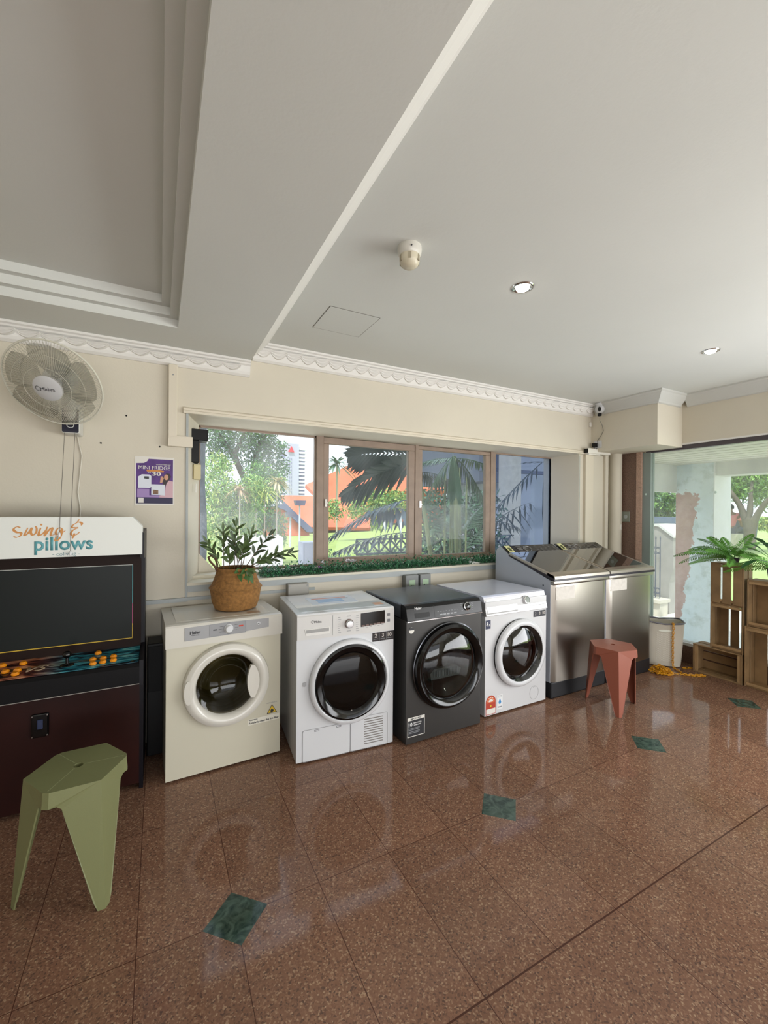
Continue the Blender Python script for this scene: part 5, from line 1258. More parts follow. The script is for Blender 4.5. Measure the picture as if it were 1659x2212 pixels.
# leaf garland on the sill
def garland(x0, x1, label, n, seed):
    r = random.Random(seed); bm = new()
    for i in range(n):
        x = r.uniform(x0, x1); y = YW+.06+r.gauss(0, .05); y = min(max(y, YW-.02), YG-.04); z = .966+abs(r.gauss(0, .028))
        if y < YW-.005: z -= r.uniform(0, .03)
        d_ = Vector((r.uniform(-1, 1), r.uniform(-1.1, .6), r.uniform(.05, 1.1)))
        leaf(bm, Vector((x, y, max(z, .966))), d_, Vector((r.uniform(-.4, .4), r.uniform(-.4, .4), 1)), r.uniform(.016, .028), r.uniform(.010, .016), .2, .1, segs=2, mi=0 if r.random() < .7 else 1)
    pts = [(x0+(x1-x0)*i/20, YW+.05+.02*sin(i*1.9), .970) for i in range(21)]; tube(bm, pts, .004, 5, mi=1)
    return fin('leaf_garland', bm, [mat('garland_green', '437d55', .4, var=.3, vscale=30), mat('garland_dark', '2a5a3d', .5)], label=label, cat='garland', group=None)
garland(.62, 2.45, 'long green leaf garland along the window sill', 6500, 1); garland(2.52, 2.98, 'short piece of green leaf garland behind the first steel washer', 1600, 2)
def flower(loc, m, n, L_, label, name='artificial_flower', cat='flower'):
    r = random.Random(int(loc[0]*1000)); bm = new()
    for i in range(n):
        a = 2*pi*i/n+r.uniform(-.2, .2); d_ = Vector((cos(a), sin(a)-.3, r.uniform(.0, 1.2))); leaf(bm, Vector((0, 0, 0)), d_, Vector((0, 0, 1)), L_*r.uniform(.7, 1.1), L_*.55, -.3, .2, segs=4)
    lathe(bm, [(0, .006), (.005, .003), (0, -.004)], n=10); fin(name, bm, m, loc=loc, label=label, cat=cat)
flower((1.06, 2.985, 1.045), mat('white_petal', 'dcd8e0', .5), 7, .028, 'small white flower standing on the garland under the window post')
flower((1.03, 2.945, 1.015), mat('purple_petal', '7a4a80', .5), 9, .024, 'purple flower tucked in the garland')
flower((1.30, 3.05, 1.035), mat('crumpled_tissue_mat', 'd5cfd2', .7), 14, .036, 'crumpled pale flower cluster on the garland', 'artificial_blossom', 'flower')
flower((1.345, 3.045, 1.035), MATS['crumpled_tissue_mat'], 14, .034, 'second pale flower cluster just right of the crumpled one', 'artificial_blossom', 'flower')
bm = new(); rbox(bm, 0, .13, 0, .12, 0, .012, .002, 1); fin('folded_paper', bm, M_PAPER, loc=(2.42, YW-.01, .963), rot=(0, 0, .1), label='flat white paper slip on the sill between the two garlands', cat='paper')

# ================================================================== outside
GZ = -.5
M_PAVE = mat('sunlit_paving', 'dcd7cd', .8, var=.1, vscale=2); M_LAWN = mat('lawn_grass_mat', '8b9a4e', .9, var=.25, vscale=1.5)
bm = new(); 
box(bm, -40, 60, 3.36, 13, GZ-.2, GZ); box(bm, 4.7, 60, -30, 3.36, GZ-.2, GZ); box(bm, -40, -3.4, -30, 3.36, GZ-.2, GZ); box(bm, -3.4, 4.7, -30, -4.4, GZ-.2, GZ)
fin('exterior_paving', bm, M_PAVE, kind='structure')
bm = new()
A = [(-60, 13, GZ), (12, 13, GZ), (12, 60, -1.0), (-60, 60, -1.4)]; Bq = [(12, 13, GZ), (110, 13, .2), (110, 60, 1.2), (12, 60, -1.0)]
for q in (A, Bq): bm.faces.new([bm.verts.new(p) for p in q])
A = [(-300, 60, -2), (300, 60, -2), (300, 300, -2), (-300, 300, -2)]; bm.faces.new([bm.verts.new(p) for p in A])
g = bmesh.ops.extrude_face_region(bm, geom=bm.faces[:])
for v in [k for k in g['geom'] if isinstance(k, bmesh.types.BMVert)]: v.co.z -= .3
fin('exterior_lawn', bm, M_LAWN, kind='structure')
# raised lawn seen past the porch
bm = new(); prism(bm, [(10.2, GZ), (12.5, .02), (15, .14), (60, .5), (60, GZ-.1), (10.2, GZ-.1)], -8, 12.9, 'y'); fin('exterior_ground', bm, mat('bank_grass', '9db368', .9, var=.2, vscale=1.2), kind='structure')

# porch
PX = 6.68; PC = 2.12
y1c, y0c = atX(1460, 1100, PX).y, atX(1541, 1100, PX).y
M_CONC = mat('pale_concrete', 'd4d4cf', .8, var=.08, vscale=3, bump=.1, bscale=20)
def peel_mat():
    m = mat('peeling_column_paint', 'bcc8cb', .75); n = m.node_tree; b = n.nodes['Principled BSDF']; L = n.links.new
    tc = n.nodes.new('ShaderNodeTexCoord'); s = n.nodes.new('ShaderNodeSeparateXYZ'); L(tc.outputs['Object'], s.inputs[0])
    nz = n.nodes.new('ShaderNodeTexNoise'); nz.inputs['Scale'].default_value = 5; nz.inputs['Detail'].default_value = 10; nz.inputs['Roughness'].default_value = .7; L(tc.outputs['Object'], nz.inputs['Vector'])
    def M(op, a, b_):
        k = n.nodes.new('ShaderNodeMath'); k.operation = op
        for i, v in enumerate((a, b_)):
            if isinstance(v, (int, float)): k.inputs[i].default_value = v
            else: L(v, k.inputs[i])
        return k.outputs[0]
    zz = M('MULTIPLY', M('SUBTRACT', s.outputs['Z'], .3), .12)     # patch is broader higher up
    e = M('ADD', M('ADD', s.outputs['Y'], zz), M('MULTIPLY', M('SUBTRACT', nz.outputs['Fac'], .5), .28))
    f = M('MULTIPLY', M('GREATER_THAN', e, y0c+(y1c-y0c)*.72), M('LESS_THAN', M('ADD', s.outputs['Z'], M('MULTIPLY', M('SUBTRACT', nz.outputs['Fac'], .5), .9)), 1.72))
    r = n.nodes.new('ShaderNodeValToRGB'); r.color_ramp.elements[0].color = (*lin('a67c72'), 1); r.color_ramp.elements[1].color = (*lin('c4a299'), 1); L(nz.outputs['Fac'], r.inputs[0])
    r.color_ramp.elements[0].position = .35; r.color_ramp.elements[1].position = .65
    r2 = n.nodes.new('ShaderNodeValToRGB'); r2.color_ramp.elements[0].color = (*lin('b5beba'), 1); r2.color_ramp.elements[1].color = (*lin('dbe7ec'), 1); L(nz.outputs['Fac'], r2.inputs[0])
    r2.color_ramp.elements[0].position = .3; r2.color_ramp.elements[1].position = .5
    mx = n.nodes.new('ShaderNodeMix'); mx.data_type = 'RGBA'; L(f, mx.inputs[0]); L(r2.outputs[0], mx.inputs[6]); L(r.outputs[0], mx.inputs[7]); L(mx.outputs[2], b.inputs['Base Color']); return m
bm = new(); box(bm, PX, PX+.45, y0c, y1c, GZ, PC); fin('exterior_pillar', bm, peel_mat(), kind='structure')
bm = new(); box(bm, PX+.0, PX+.45, y0c-.012, y0c, GZ, PC); fin('exterior_sunlit_face', bm, mat('sunlit_reveal', 'e4e4e2', .8), kind='structure')
bz = atX(1600, 1024, PX).z; az_ = atY(1430, 1062, y1c).z
bm = new(); box(bm, PX+.02, PX+.35, -8, y0c, bz, PC); box(bm, 4.7, PX+.4, y1c-.01, y1c+.12, az_, PC); fin('exterior_beam', bm, M_CONC, kind='structure')
bm = new(); 
for i in range(10):
    x = 4.62+i*.22; box(bm, x, x+.185, -8, y1c+.1, PC, PC+.02)
fin('exterior_ceiling', bm, mat('slatted_ceiling_paint', 'e2dfd2', .6), kind='structure')
bm = new(); box(bm, 4.5, PX+.5, -8, y1c+.12, PC+.06, PC+.2); fin('exterior_roof', bm, mat('slat_gap', '3b3934', .8), kind='structure')
# gate pillar and iron railing
t = empty('gate_pillar', tuple(Vector((8.6, atX(1432, 1200, 8.6).y, GZ))), label='grey gate pillar with a sloped cap outside the shop glass', cat='pillar')
yl, yr = atX(1408, 1200, 8.6).y-t.location.y, atX(1454, 1200, 8.6).y-t.location.y; zt = atX(1418, 1137, 8.6).z-GZ; zr = atX(1455, 1162, 8.6).z-GZ
bm = new(); prism(bm, [(yl, 0), (yl, zt), (yl-(yl-yr)*.35, zt), (yr, zr), (yr, .85), (yr+.06, .6), (yr+.06, 0)], 0, .5, 'x'); fin('shaft', bm, mat('weathered_grey_render', '9d9791', .8, var=.12, vscale=5), t)
bm = new(); prism(bm, [(yl+.02, zt), (yl+.02, zt+.05), (yl-(yl-yr)*.35, zt+.05), (yr-.02, zr+.05), (yr-.02, zr), (yl-(yl-yr)*.35, zt)], -.03, .53, 'x'); fin('cap', bm, mat('pale_cap', 'd5d2cc', .7), t)
yA, yB = atX(1426, 1200, 8.3).y, atX(1380, 1200, 8.3).y; z0, z1 = atX(1415, 1290, 8.3).z, atX(1415, 1170, 8.3).z
t = empty('iron_railing', (8.3, yA, z0), label='black iron railing with scrolls beside the gate pillar', cat='railing')
bm = new(); n_ = 5
for i in range(n_+1): y = (yB-yA)*i/n_; tube(bm, [(0, y, 0), (0, y, z1-z0+.06)], .011, 6); lathe(bm, [(0, z1-z0+.12), (.015, z1-z0+.07), (0, z1-z0+.03)], (0, y, 0), n=8)
fin('bar', bm, mat('wrought_iron', '454b5c', .5), t)
bm = new()
for z in (.08, .18, z1-z0-.22, z1-z0-.1): tube(bm, [(0, 0, z), (0, yB-yA, z)], .010, 6)
fin('rail', bm, MATS['wrought_iron'], t)
bm = new()
for z in (.13, z1-z0-.16):
    for i in range(n_): y = (yB-yA)*(i+.5)/n_; tube(bm, [(0, y+.04*cos(a), z+.045*sin(a)) for a in [2*pi*k/12 for k in range(12)]], .008, 5, closed=True)
fin('scroll', bm, MATS['wrought_iron'], t)
q = atX(1440, 1288, 8.5); bm = new(); box(bm, 8.2, 8.45, q.y-.05, q.y+.7, GZ, z0-.08); box(bm, 8.15, 8.5, q.y-.07, q.y+.75, z0-.08, z0-.02)
o = fin('low_wall', bm, mat('cream_stone', 'c9c0b0', .8, var=.1, vscale=6), label='low stone wall carrying the iron railing', cat='wall')
# foliage helper
def leafcloud(bm, blobs, n, size, r, mi=2, elong=.5, hang=0.):
    tot = sum(b[1]*b[1] for b in blobs)
    for c, rad, *sq in blobs:
        k = int(n*rad*rad/tot); sz = sq[0] if sq else 1
        for _ in range(k):
            u = Vector((r.gauss(0, 1), r.gauss(0, 1), r.gauss(0, 1))).normalized()*rad*(r.random()**.4); u.z *= sz
            p = Vector(c)+u; d_ = Vector((r.gauss(0, 1), r.gauss(0, 1), r.gauss(0, 1)-hang)); leaf(bm, p, d_, Vector((r.gauss(0, 1), r.gauss(0, 1), 1)), size*r.uniform(.6, 1.3), size*elong, .1, .1, segs=2, mi=r.randrange(mi))
ML1 = mat('leaf_light', '83a853', .6, var=.2, vscale=2); ML2 = mat('leaf_mid', '557f42', .6, var=.2, vscale=2); ML3 = mat('leaf_blue', '5c745f', .6, var=.2, vscale=2); ML4 = mat('leaf_yellow', 'b9c46a', .6); M_BARK = mat('bark', '5e554b', .85, var=.25, vscale=6, bump=.4, bscale=12)
ML5 = mat('leaf_dark', '3f5f44', .5, var=.2, vscale=3)
rt = random.Random(21)
def tree(name, label, cat, loc, trunk, blobs, n, size, mats, seed=1, elong=.5, hang=0., bark=None, group=None):
    t = empty(name, loc, 0, label, cat, group); r = random.Random(seed); L0 = Vector(loc)
    if trunk:
        V, E_, R_ = trunk; skin('trunk', [Vector(v)-L0 for v in V], E_, R_, bark or M_BARK, t)
    bm = new(); leafcloud(bm, [(Vector(b[0])-L0, *b[1:]) for b in blobs], n, size, r, len(mats), elong, hang); fin('foliage', bm, mats, t, recalc=False); return t
Y1 = 12
def B(px, py, r, Y=Y1, sq=1): return (atY(px, py, Y), r, sq)
v = [atY(535, 1170, 14.5), atY(540, 1060, 14.5), atY(505, 985, 14.2), atY(470, 935, 14), atY(560, 950, 14.5), atY(600, 925, 14.5), atY(530, 930, 14.2), atY(620, 985, 14.8)]
tree('shade_tree', 'tall airy tree with dark forking branches beyond the left window', 'tree', tuple(Vector((v[0].x, v[0].y, GZ-.2))), (v, [(0, 1), (1, 2), (2, 3), (1, 4), (4, 5), (2, 6), (4, 7)], [.16, .12, .09, .05, .07, .04, .05, .03]),
     [B(465, 935, .65, 14), B(520, 930, .7, 14.2), B(560, 935, .55, 14.5), B(585, 965, .4, 14.5), B(550, 985, .6, 14.6), B(590, 1010, .6, 14.8), B(606, 965, .25, 14.8), B(480, 980, .5, 14.2)], 9000, .10, [ML3, ML2], 2)
tree('bamboo_clump', 'light green bamboo thicket beyond the left window', 'bamboo', tuple(Vector((atY(490, 1170, 11).x, 11, GZ))), None,
     [B(470, 1060, .5, 11), B(470, 1110, .5, 11), B(500, 1080, .5, 11.2), B(520, 1120, .5, 11.2), B(480, 1150, .42, 11), B(470, 1010, .4, 11.2), B(545, 1060, .45, 11.4)], 9000, .12, [ML1, ML1, ML2, ML4], 3, .25, .6)
tree('bushy_tree', 'mid green bushy tree between bamboo and orange roofs', 'tree', tuple(Vector((atY(575, 1170, 12.8).x, 12.8, GZ))), None,
     [B(560, 1030, .5, 12.8), B(580, 1060, .5, 12.8), B(570, 1110, .5, 12.8), B(595, 1130, .4, 12.8), B(545, 1130, .45, 12.8), B(595, 1040, .35, 12.8), B(540, 1165, .35, 12.8), B(600, 1165, .3, 12.8)], 9000, .11, [ML2, ML2, ML3, ML1], 4, .3, .5)
def yucca(px, py, Y, n, L_, label, m=ML4, stem=None, name='fan_palm', cat='palm tree'):
    c = atY(px, py, Y); t = empty(name, (c.x, c.y, GZ), 0, label, cat); bm = new(); tube(bm, [(0, 0, 0), (0, 0, c.z-GZ)], .016 if Y < 20 else .06, 7); fin('trunk', bm, stem or mat('palm_stem', 'b7ad98', .8), t)
    bm = new(); r = random.Random(int(px))
    for i in range(n):
        a = r.uniform(0, 2*pi); e = r.uniform(-.5, 1.1); leaf(bm, Vector((0, 0, c.z-GZ)), Vector((cos(a), sin(a), e)), Vector((0, 0, 1)), L_*r.uniform(.7, 1.1), L_*.09, .2, .5, segs=4)
    fin('frond', bm, m, t)
yucca(518, 1058, 10.6, 40, .45, 'slim palm with a reddish brown head in front of the bamboo', mat('dry_frond', 'a98f6e', .7)); yucca(572, 1062, 11.5, 60, .5, 'yellow-green fan palm before the bushy tree'); yucca(598, 1040, 11.8, 46, .5, 'topmost straw-coloured fan palm beside the sky', mat('straw_frond', 'c4b789', .7)); yucca(553, 1098, 11, 40, .42, 'lower small fan palm over the picket fence', ML1)
# near trunk
a = atY(431, 960, 3.95); b_ = atY(449, 960, 3.95)
t = empty('tree_trunk', ((a.x+b_.x)/2-.02, 3.98, GZ), label='dark mossy trunk standing right outside the left pane', cat='tree trunk')
bm = new(); rr = (b_.x-a.x)/2+.012; tube(bm, [(0.01*sin(i*1.3), 0, i*.27) for i in range(14)], [rr*(1+.06*sin(i*2.1)) for i in range(14)], 14); fin('bark', bm, mat('mossy_bark', '59606a', .9, var=.3, vscale=14, bump=.8, bscale=18), t, smooth=True)
# picket fence
t = empty('picket_fence', (atY(480, 1180, 10).x, 10, GZ), label='weathered white picket fence under the bamboo', cat='fence')
x0 = atY(480, 1180, 10).x; x1 = atY(612, 1180, 10).x; zt = atY(560, 1158, 10).z-GZ; bm = new(); n_ = 26
for i in range(n_): x = (x1-x0)*i/n_; box(bm, x, x+.05, -.01, .01, 0, zt+.03*sin(i*1.7)); 
box(bm, 0, x1-x0, .01, .03, zt*.75, zt*.83); fin('pickets', bm, mat('weathered_white_wood', 'c6c2c0', .8), t)
# orange roofed houses
M_TER = mat('orange_roof_tile', 'c4623f', .8, var=.12, vscale=.8); M_FASC = mat('slate_fascia', '5c6180', .7); M_OW = mat('orange_wall', 'cb6e4b', .8)
def slab(bm, pts, th):
    n = len(pts); a = [bm.verts.new(p) for p in pts]; b = [bm.verts.new(Vector(p)+Vector(th)) for p in pts]
    bm.faces.new(a); bm.faces.new(b[::-1])
    for i in range(n): bm.faces.new((a[i], a[(i+1) % n], b[(i+1) % n], b[i]))
def house(label, loc, parts):
    t = empty('house', loc, label=label, cat='house', group=None); L0 = Vector(loc)
    for nm, pts, th, m in parts:
        bm = new(); slab(bm, [Vector(p)-L0 for p in pts], th); fin(nm, bm, m, t)
h = lambda px, py, Y: atY(px, py, Y)
house('large orange gabled roof seen beside the high tower', (12.5, 42, -1), [
    ('roof', [h(600, 1070, 46), h(800, 1072, 46), h(800, 1140, 38), h(670, 1138, 38)], (0, .15, -.3), M_TER),
    ('wall', [h(625, 1100, 44), h(800, 1100, 44), h(800, 1165, 42), h(640, 1165, 42)], (0, 3, 0), M_OW),
    ('fascia', [h(600, 1070, 45.9), h(670, 1138, 37.9), h(672, 1146, 37.9), h(600, 1077, 45.9)], (0, .2, 0), M_FASC)])
house('lower orange wing in front of the large gabled roof', (10.5, 34, -1), [
    ('wall', [h(585, 1094, 35), h(612, 1094, 35), h(668, 1147, 35), h(668, 1163, 35), h(585, 1163, 35)], (0, 3, 0), M_OW),
    ('fascia', [h(600, 1090, 34.6), h(618, 1090, 34.6), h(676, 1142, 34.6), h(676, 1150, 34.6), h(664, 1150, 34.6), h(616, 1102, 34.6), h(600, 1096, 34.6)], (0, .3, 0), M_FASC),
    ('plinth', [h(585, 1163, 34.9), h(676, 1163, 34.9), h(676, 1170, 34.9), h(585, 1170, 34.9)], (0, 2, 0), mat('grey_plinth', '8d8590', .8))])
house('distant orange roof behind the window palm', (16, 50, -1), [
    ('roof', [h(660, 1047, 56), h(760, 1002, 56), h(940, 1000, 56), h(1000, 1060, 50), h(780, 1062, 50), h(700, 1085, 50)], (0, .3, -.4), M_TER),
    ('wall', [h(700, 1055, 54), h(960, 1050, 54), h(960, 1130, 54), h(700, 1130, 54)], (0, 4, 0), M_OW)])
# tower
c = h(618, 957, 120); c2 = h(646, 958, 120); c3 = h(661, 967, 120); zb = -2
t = empty('office_tower', (c.x, 120, zb), label='tall pale tower with a red triangle sign beyond the houses', cat='tower')
bm = new(); box(bm, 0, c2.x-c.x, 0, 8, 0, c.z-zb); fin('core', bm, mat('tower_grey', 'b4b3c4', .8), t)
bm = new(); box(bm, c2.x-c.x, c3.x-c.x, 1, 8, 0, c3.z-zb); box(bm, -.9, 0, 1, 8, 0, c.z-zb-3.2); fin('wing', bm, mat('tower_band', '8f8ea6', .7), t)
bm = new()
for i in range(18):
    z = c3.z-zb-.7-i*1.05; box(bm, c2.x-c.x, c3.x-c.x+.3, .3, 8.2, z, z+.5)
    if i > 2: box(bm, -1.0, 0, .6, 8, z, z+.5)
fin('balcony', bm, mat('tower_white', 'e9e9f0', .8), t)
a = h(628, 972, 119.9)-Vector((c.x, 120, zb)); 
bm = new(); prism(bm, [(a.x-.8, a.z-.6), (a.x+1.0, a.z-.6), (a.x+.15, a.z+1.1)], -.15, -.4, 'y'); fin('sign', bm, mat('sign_red', 'd8303a', .5), t)
bm = new()
for i in range(16):
    for x in (.95, 1.5): box(bm, x, x+.15, -.12, 0, 2+i*1.05, 2.6+i*1.05)
fin('window_strip', bm, MATS['tower_band'], t)
# lamp posts
for (px, pt, pb, Y, lb) in ((647, 1090, 1162, 22, 'taller lamp post in front of the orange roof'), (627, 1115, 1166, 23, 'shorter lamp post left of the taller one')):
    a = h(px, pb, Y); b_ = h(px, pt, Y); t = empty('lamp_post', tuple(a), label=lb, cat='lamp post'); H_ = b_.z-a.z
    bm = new(); tube(bm, [(0, 0, -.4), (0, 0, H_)], .05, 8); fin('pole', bm, mat('pole_grey', 'bcbccb', .5), t)
    bm = new(); prism(bm, [(-.22, H_-.05), (.22, H_-.05), (.28, H_+.22), (-.28, H_+.22)], -.2, .2, 'y'); fin('lantern', bm, mat('lantern_dark', '5b5570', .5), t)
# utility box at the lower right of the left pane
a = h(655, 1180, 7.5); bm = new(); box(bm, -.0, .42, 0, .3, -1.2, .0); box(bm, .03, .39, -.01, 0, -.5, -.05); fin('utility_box', bm, mat('utility_grey', '7d8290', .6), loc=tuple(h(655, 1172, 7.5)), label='grey utility box low outside the left pane', cat='box')
# lattice fence
x0, x1 = h(770, 1180, 7).x, h(1110, 1180, 7).x; z0, z1 = h(830, 1193, 7).z, h(830, 1166, 7).z
t = empty('lattice_fence', (x0, 7, z0), label='dark lattice fence with crossed bars outside the casements', cat='fence')
bm = new(); n_ = int((x1-x0)/(z1-z0)); Hh = z1-z0
box(bm, 0, x1-x0, 0, .03, -.04, 0); box(bm, 0, x1-x0, 0, .03, Hh, Hh+.03)
fin('rail', bm, mat('fence_dark', '39424a', .6), t)
bm = new()
for i in range(n_):
    x = i*Hh
    for s_ in (0, 1):
        p = [(x, 0), (x+Hh, Hh)] if s_ else [(x, Hh), (x+Hh, 0)]
        d_ = Vector((p[1][0]-p[0][0], p[1][1]-p[0][1])).normalized(); q = Vector((-d_.y, d_.x))*.015
        prism(bm, [(p[0][0]+q.x, p[0][1]+q.y), (p[1][0]+q.x, p[1][1]+q.y), (p[1][0]-q.x, p[1][1]-q.y), (p[0][0]-q.x, p[0][1]-q.y)], 0, .02, 'y')
    box(bm, x-.012, x+.012, 0, .025, -.0, Hh)
fin('lattice', bm, MATS['fence_dark'], t)
# palms close outside the casement windows
M_PD = mat('palm_leaf_dark', '1d2d27', .35, var=.25, vscale=4); M_PB = mat('palm_leaf_blue', '3b4b56', .3, var=.2, vscale=4); M_PG = mat('palm_leaf_green', '2f4630', .4, var=.25, vscale=5)
def frond_to(bm, a, b, sag, nl, ll, lw, lang=62, hang=.25, tw=0, rr=.006, r=None):
    a, b = Vector(a), Vector(b); L_ = (b-a).length; d_ = (b-a)+Vector((0, 0, sag*L_)); frond(bm, a, d_, d_.length, sag*L_/d_.length, nl, ll, lw, rr, lang, tw, .05, 0, hang, r)
def palm(label, base, crown, fr, seed, stems=(), m=M_PD, name='areca_palm'):
    t = empty(name, (base.x, base.y, GZ), label=label, cat='palm'); L0 = Vector((base.x, base.y, GZ)); r = random.Random(seed)
    bm = new(); tube(bm, [Vector((0, 0, 0)), (crown-L0)*.5+Vector((.03, 0, 0)), crown-L0], [.04, .03, .025], 8); fin('trunk', bm, mat('palm_cane', '6b7350', .6), t)
    for s0, s1, rr in stems:
        bm = new(); tube(bm, [s0-L0, s1-L0], rr, 7); fin('cane', bm, MATS['palm_cane'], t)
    for f in fr:
        a, b = f[0], f[1]; bm = new(); frond_to(bm, a-L0, b-L0, f[2], f[3], f[4], f[5], f[6] if len(f) > 6 else 60, f[7] if len(f) > 7 else .25, f[8] if len(f) > 8 else 0, r=r); fin('frond', bm, f[9] if len(f) > 9 else m, t)
    return t
Yp = 4.5
palm('dark palm whose feathered leaves fill the first casement', Vector((3.3, 4.6, 0)), h(905, 1020, 4.6), [
    (h(900, 1000, Yp), h(742, 1068, Yp), .25, 15, .44, .085, 55, .22, .9), (h(890, 985, Yp), h(760, 985, Yp+.2), .2, 15, .40, .08, 55, .2, 1.1),
    (h(880, 1080, Yp-.1), h(700, 1170, Yp-.2), .25, 15, .34, .075, 45, .25, .3, M_PB), (h(900, 1110, Yp), h(790, 1105, Yp-.2), .3, 9, .30, .075, 70, .9, .2, M_PB),
    (h(905, 1020, Yp), h(990, 1050, Yp+.1), .3, 16, .32, .035, 55, .5), (h(890, 1150, Yp), h(720, 1195, Yp-.2), .2, 14, .26, .045, 50, .3, 0, M_PB), (h(900, 990, 4.8), h(800, 1020, 5), .2, 14, .35, .05, 60, .4, .5)], 5)
fr = [(h(980, 985, 4.3), h(915, 1090, 4.4), .45, 18, .30, .02, 40, .6), (h(980, 985, 4.3), h(1045, 1080, 4.3), .45, 18, .30, .02, 40, .6), (h(978, 980, 4.2), h(985, 1060, 4.1), .5, 16, .34, .03, 35, .9),
      (h(1000, 1150, 4.5), h(1045, 1090, 4.5), .2, 14, .26, .035, 50, .3), (h(960, 1160, 4.6), h(925, 1080, 4.5), .2, 14, .25, .03, 50, .3), (h(1000, 1170, 4.7), h(955, 1120, 4.7), .2, 14, .25, .03), (h(1010, 1180, 4.3), h(1060, 1130, 4.3), .2, 12, .22, .03), (h(985, 990, 4.9), h(1060, 1010, 5.0), .2, 16, .3, .03), (h(985, 990, 4.9), h(910, 1000, 5.0), .2, 16, .3, .03),
      (h(990, 1100, 5), h(930, 1150, 5), .2, 14, .3, .03), (h(990, 1090, 5), h(1060, 1150, 5), .2, 14, .3, .03)]
palm('clump of thin palm canes filling the second casement', h(985, 1180, 4.5), h(982, 985, 4.4), fr, 6, [(h(960+9*i, 1200, 4.5+.1*i)-Vector((0, 0, 1)), h(962+8*i+(i % 2)*6, 1010+10*(i % 3), 4.5+.1*i), .014) for i in range(6)], M_PG)
fr = [(h(1185, 1000, 3.75), h(1130, 1000, 3.7), .1, 3, .2, .05, 20, .1), (h(1180, 1000, 3.75), h(1175, 1110, 3.7), .2, 6, .26, .035, 14, .9), (h(1188, 1010, 3.8), h(1187, 1100, 3.7), .2, 6, .26, .035, 12, .9), (h(1170, 1000, 3.8), h(1065, 1105, 3.9), .1, 10, .20, .028, 42, .6), (h(1065, 1130, 4.1), h(1150, 1085, 4.1), .2, 7, .30, .032, 60, .9), (h(1050, 1130, 4.3), h(1120, 1140, 4.3), .3, 7, .25, .03, 50, .4)]
palm('dark drooping palm against the right-hand fixed pane', h(1200, 1180, 3.9), h(1187, 1003, 3.85), fr, 8, (), mat('palm_leaf_black', '1f2a26', .4))
# shaded building, column and canopy beyond the right pane
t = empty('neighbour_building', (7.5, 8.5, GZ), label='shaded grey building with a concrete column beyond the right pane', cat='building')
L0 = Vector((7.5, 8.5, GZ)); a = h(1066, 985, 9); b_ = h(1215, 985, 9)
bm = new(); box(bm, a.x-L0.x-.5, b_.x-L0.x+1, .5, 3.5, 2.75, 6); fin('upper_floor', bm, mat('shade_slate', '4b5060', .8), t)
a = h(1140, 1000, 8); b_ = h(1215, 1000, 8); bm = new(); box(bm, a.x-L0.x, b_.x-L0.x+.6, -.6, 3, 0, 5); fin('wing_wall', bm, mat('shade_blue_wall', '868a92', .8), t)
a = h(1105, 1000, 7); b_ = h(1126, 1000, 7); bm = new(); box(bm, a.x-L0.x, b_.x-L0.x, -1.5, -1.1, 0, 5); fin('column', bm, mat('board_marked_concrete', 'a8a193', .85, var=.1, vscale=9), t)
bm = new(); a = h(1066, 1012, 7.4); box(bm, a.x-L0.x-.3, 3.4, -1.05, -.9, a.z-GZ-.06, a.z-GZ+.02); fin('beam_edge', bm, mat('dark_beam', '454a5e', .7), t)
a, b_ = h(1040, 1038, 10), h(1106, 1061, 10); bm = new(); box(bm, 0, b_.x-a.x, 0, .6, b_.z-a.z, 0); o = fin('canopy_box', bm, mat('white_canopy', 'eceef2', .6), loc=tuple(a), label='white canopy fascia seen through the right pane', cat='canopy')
a, b_ = h(1062, 1124, 9), h(1103, 1168, 9); t = empty('white_gate_panel', tuple(a), label='white panel gate with dark spikes low outside the right pane', cat='gate')
bm = new(); box(bm, 0, b_.x-a.x, 0, .1, b_.z-a.z, 0); fin('panel', bm, MATS['white_canopy'], t)
bm = new()
for i in range(6): x = .05+i*(b_.x-a.x)/6; box(bm, x, x+.035, -.03, -.01, b_.z-a.z-.05, b_.z-a.z+.12)
box(bm, 0, b_.x-a.x, -.04, -.01, b_.z-a.z-.2, b_.z-a.z-.03); fin('spike', bm, MATS['fence_dark'], t)
tree('hedge', 'dark green hedge behind the lattice fence', 'hedge', (4.5, 8.2, GZ), None, [(Vector((3.0+i*.55, 8.2, .15)), .5) for i in range(9)], 6000, .09, [ML2, ML5, ML5], 9)
tree('garden_shrub', 'dark shrubs behind the thin palm canes', 'shrub', (4.9, 6.2, GZ), None, [(Vector((4.2+i*.42, 6.2+.1*(i%2), z_)), .42) for i in range(4) for z_ in (.3, .9, 1.45)], 5200, .13, [ML5, M_PD, ML5], 19, .3)
yucca(728, 1003, 26, 40, 1.6, 'distant palm against the sky in the first casement', ML3, name='distant_palm')
tree('garden_tree', 'green garden trees in front of the distant orange roof', 'tree', (8.6, 18, GZ), None, [B(800, 1085, .7, 18), B(830, 1080, .7, 18), B(770, 1100, .5, 18), B(860, 1085, .7, 18), B(720, 1100, .5, 18), B(820, 1120, .6, 18)], 5000, .15, [ML1, ML2, ML4], 10)
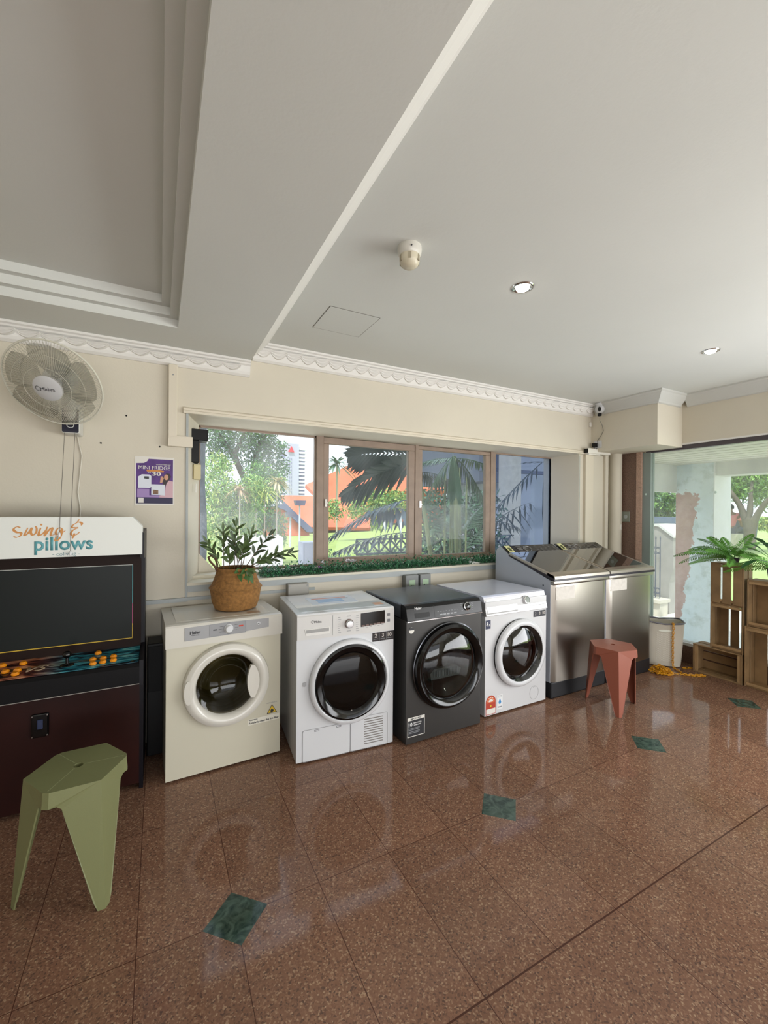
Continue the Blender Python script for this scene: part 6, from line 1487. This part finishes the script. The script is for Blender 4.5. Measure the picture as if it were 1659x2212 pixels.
# roadside greenery beyond the side opening of the porch
def BX(px, py, r, X, sq=1): return (atX(px, py, X), r, sq)
tree('roadside_trees', 'pale green palms and bushes beyond the gate pillar', 'tree', (17, 9.6, 0), None, [BX(1412, 1085, .5, 17), BX(1432, 1080, .5, 17), BX(1450, 1085, .5, 17), BX(1440, 1110, .4, 17), BX(1415, 1125, .35, 17), BX(1440, 1135, .25, 17), BX(1400, 1100, .5, 17)], 5000, .16, [ML1, ML2, ML3], 12, .3)
bm = new(); q = atX(1418, 1120, 15); box(bm, 15, 16, q.y-.6, q.y+.6, -.2, q.z+.05); box(bm, 14.98, 15, q.y-.5, q.y+.5, q.z-.15, q.z); fin('parked_car', bm, mat('car_slate', '6f7896', .3), label='slate blue parked vehicle glimpsed beyond the gate pillar', cat='car')
# big tree with forking trunk
v = [atX(1622, 1190, 16), atX(1618, 1140, 16), atX(1598, 1090, 16), atX(1578, 1062, 16), atX(1560, 1045, 16), atX(1622, 1070, 16), atX(1650, 1090, 16), atX(1680, 1060, 16), atX(1625, 1040, 16.3)]
tree('rain_tree', 'broad tree with a thick forking trunk beyond the porch', 'tree', tuple(v[0]), (v, [(0, 1), (1, 2), (2, 3), (3, 4), (1, 5), (1, 6), (6, 7), (5, 8)], [.20, .13, .09, .07, .05, .06, .08, .06, .04]),
     [BX(1575, 1035, .6, 16.5), BX(1610, 1030, .7, 17), BX(1645, 1040, .7, 16.5), BX(1600, 1055, .5, 17.5), BX(1680, 1050, .9, 17), BX(1560, 1010, .9, 17), BX(1620, 1000, 1.2, 17), BX(1640, 1070, .4, 17.5)], 9000, .16, [ML2, ML1, ML1], 13, .3)
tree('hedge', 'yellow-green hedge behind the sitting person', 'hedge', (21, 11, .2), None, [BX(1600+i*14, 1130, .42, 21, .6) for i in range(8)], 5000, .13, [ML4, ML1], 14)
# wheelie bin
q = atX(1606, 1170, 18.6); t = empty('wheelie_bin', tuple(q), label='dark wheelie bin beside the sitting person', cat='bin')
bm = new(); prism(bm, [(-.25, 0), (.25, 0), (.32, .75), (-.32, .75)], -.25, .3, 'x'); fin('body', bm, mat('bin_slate', '4c5872', .5), t)
bm = new(); rbox(bm, -.3, .34, -.34, .34, .75, .82, .02, 2); fin('lid', bm, mat('bin_lid', '5a6680', .5), t)
# person seated with back to us
q = atX(1577, 1166, 17); t = empty('person', (q.x, q.y, q.z), rz=0, label='person in a pink shirt sitting with their back to the camera by the tree', cat='person')
M_SKIN = mat('skin_tone', '8a5f47', .6); M_PINK = mat('pink_cotton', 'e0808e', .8); M_TRS = mat('dark_trousers', '3b3f52', .8)
V = [(0, 0, .36), (0, 0, .62), (-.02, 0, .86), (-.02, 0, .95), (.0, 0, 1.09), (-.0, .20, .84), (.05, .27, .60), (.22, .22, .48), (-.0, -.20, .84), (.05, -.27, .60), (.22, -.22, .48), (.03, .1, .32), (.42, .13, .36), (.44, .13, .05), (.03, -.1, .32), (.42, -.13, .36), (.44, -.13, .05), (.52, .13, .03), (.52, -.13, .03)]
E_ = [(0, 1), (1, 2), (2, 3), (3, 4), (2, 5), (5, 6), (6, 7), (2, 8), (8, 9), (9, 10), (0, 11), (11, 12), (12, 13), (0, 14), (14, 15), (15, 16), (13, 17), (16, 18)]
Rr = [(.15, .13), (.13, .11), (.13, .10), .055, .095, .06, .045, .035, .06, .045, .035, .09, .07, .05, .09, .07, .05, .04, .04]
body = skin('body', [Vector(v) for v in V], E_, Rr, M_SKIN, t, 2)
skin('shirt', [Vector((0, 0, .38)), Vector((0, 0, .62)), Vector((-.02, 0, .86)), Vector((-.0, .21, .835)), Vector((.05, .275, .64)), Vector((-.0, -.21, .835)), Vector((.05, -.275, .64)), Vector((-.02, 0, .91))], [(0, 1), (1, 2), (2, 3), (3, 4), (2, 5), (5, 6), (2, 7)], [(.18, .17), (.16, .14), (.16, .125), .085, .072, .085, .072, .075], M_PINK, body, 2)
skin('trousers', [Vector((.02, 0, .36)), Vector((.04, .11, .32)), Vector((.42, .13, .36)), Vector((.44, .13, .10)), Vector((.04, -.11, .32)), Vector((.42, -.13, .36)), Vector((.44, -.13, .10))], [(0, 1), (1, 2), (2, 3), (0, 4), (4, 5), (5, 6)], [.17, .11, .085, .065, .11, .085, .065], M_TRS, body, 2)
bm = new(); lathe(bm, [(0, .125)]+[(.112*sin(pi*i/10), .125*cos(pi*i/10)) for i in range(1, 7)]+[(.09, -.05), (0, -.05)], (-.015, 0, 1.09), n=20); fin('hair', bm, mat('black_hair', '1a1618', .7), body, smooth=True)
hb = new()
for sy in (.22, -.22):
    for k in range(5): tube(hb, [(.22, sy+(k-2)*.016, .48), (.29, sy+(k-2)*.02, .46), (.33, sy+(k-2)*.02, .43)], [.009, .008, .006], 6)
fin('fingers', hb, M_SKIN, body, smooth=True)
bm = new(); rbox(bm, -.2, .2, -.3, .3, -.3, .22, .03, 2); fin('stone_block', bm, MATS['cream_stone'], loc=tuple(q), label='pale stone block the person in pink sits on', cat='bench')
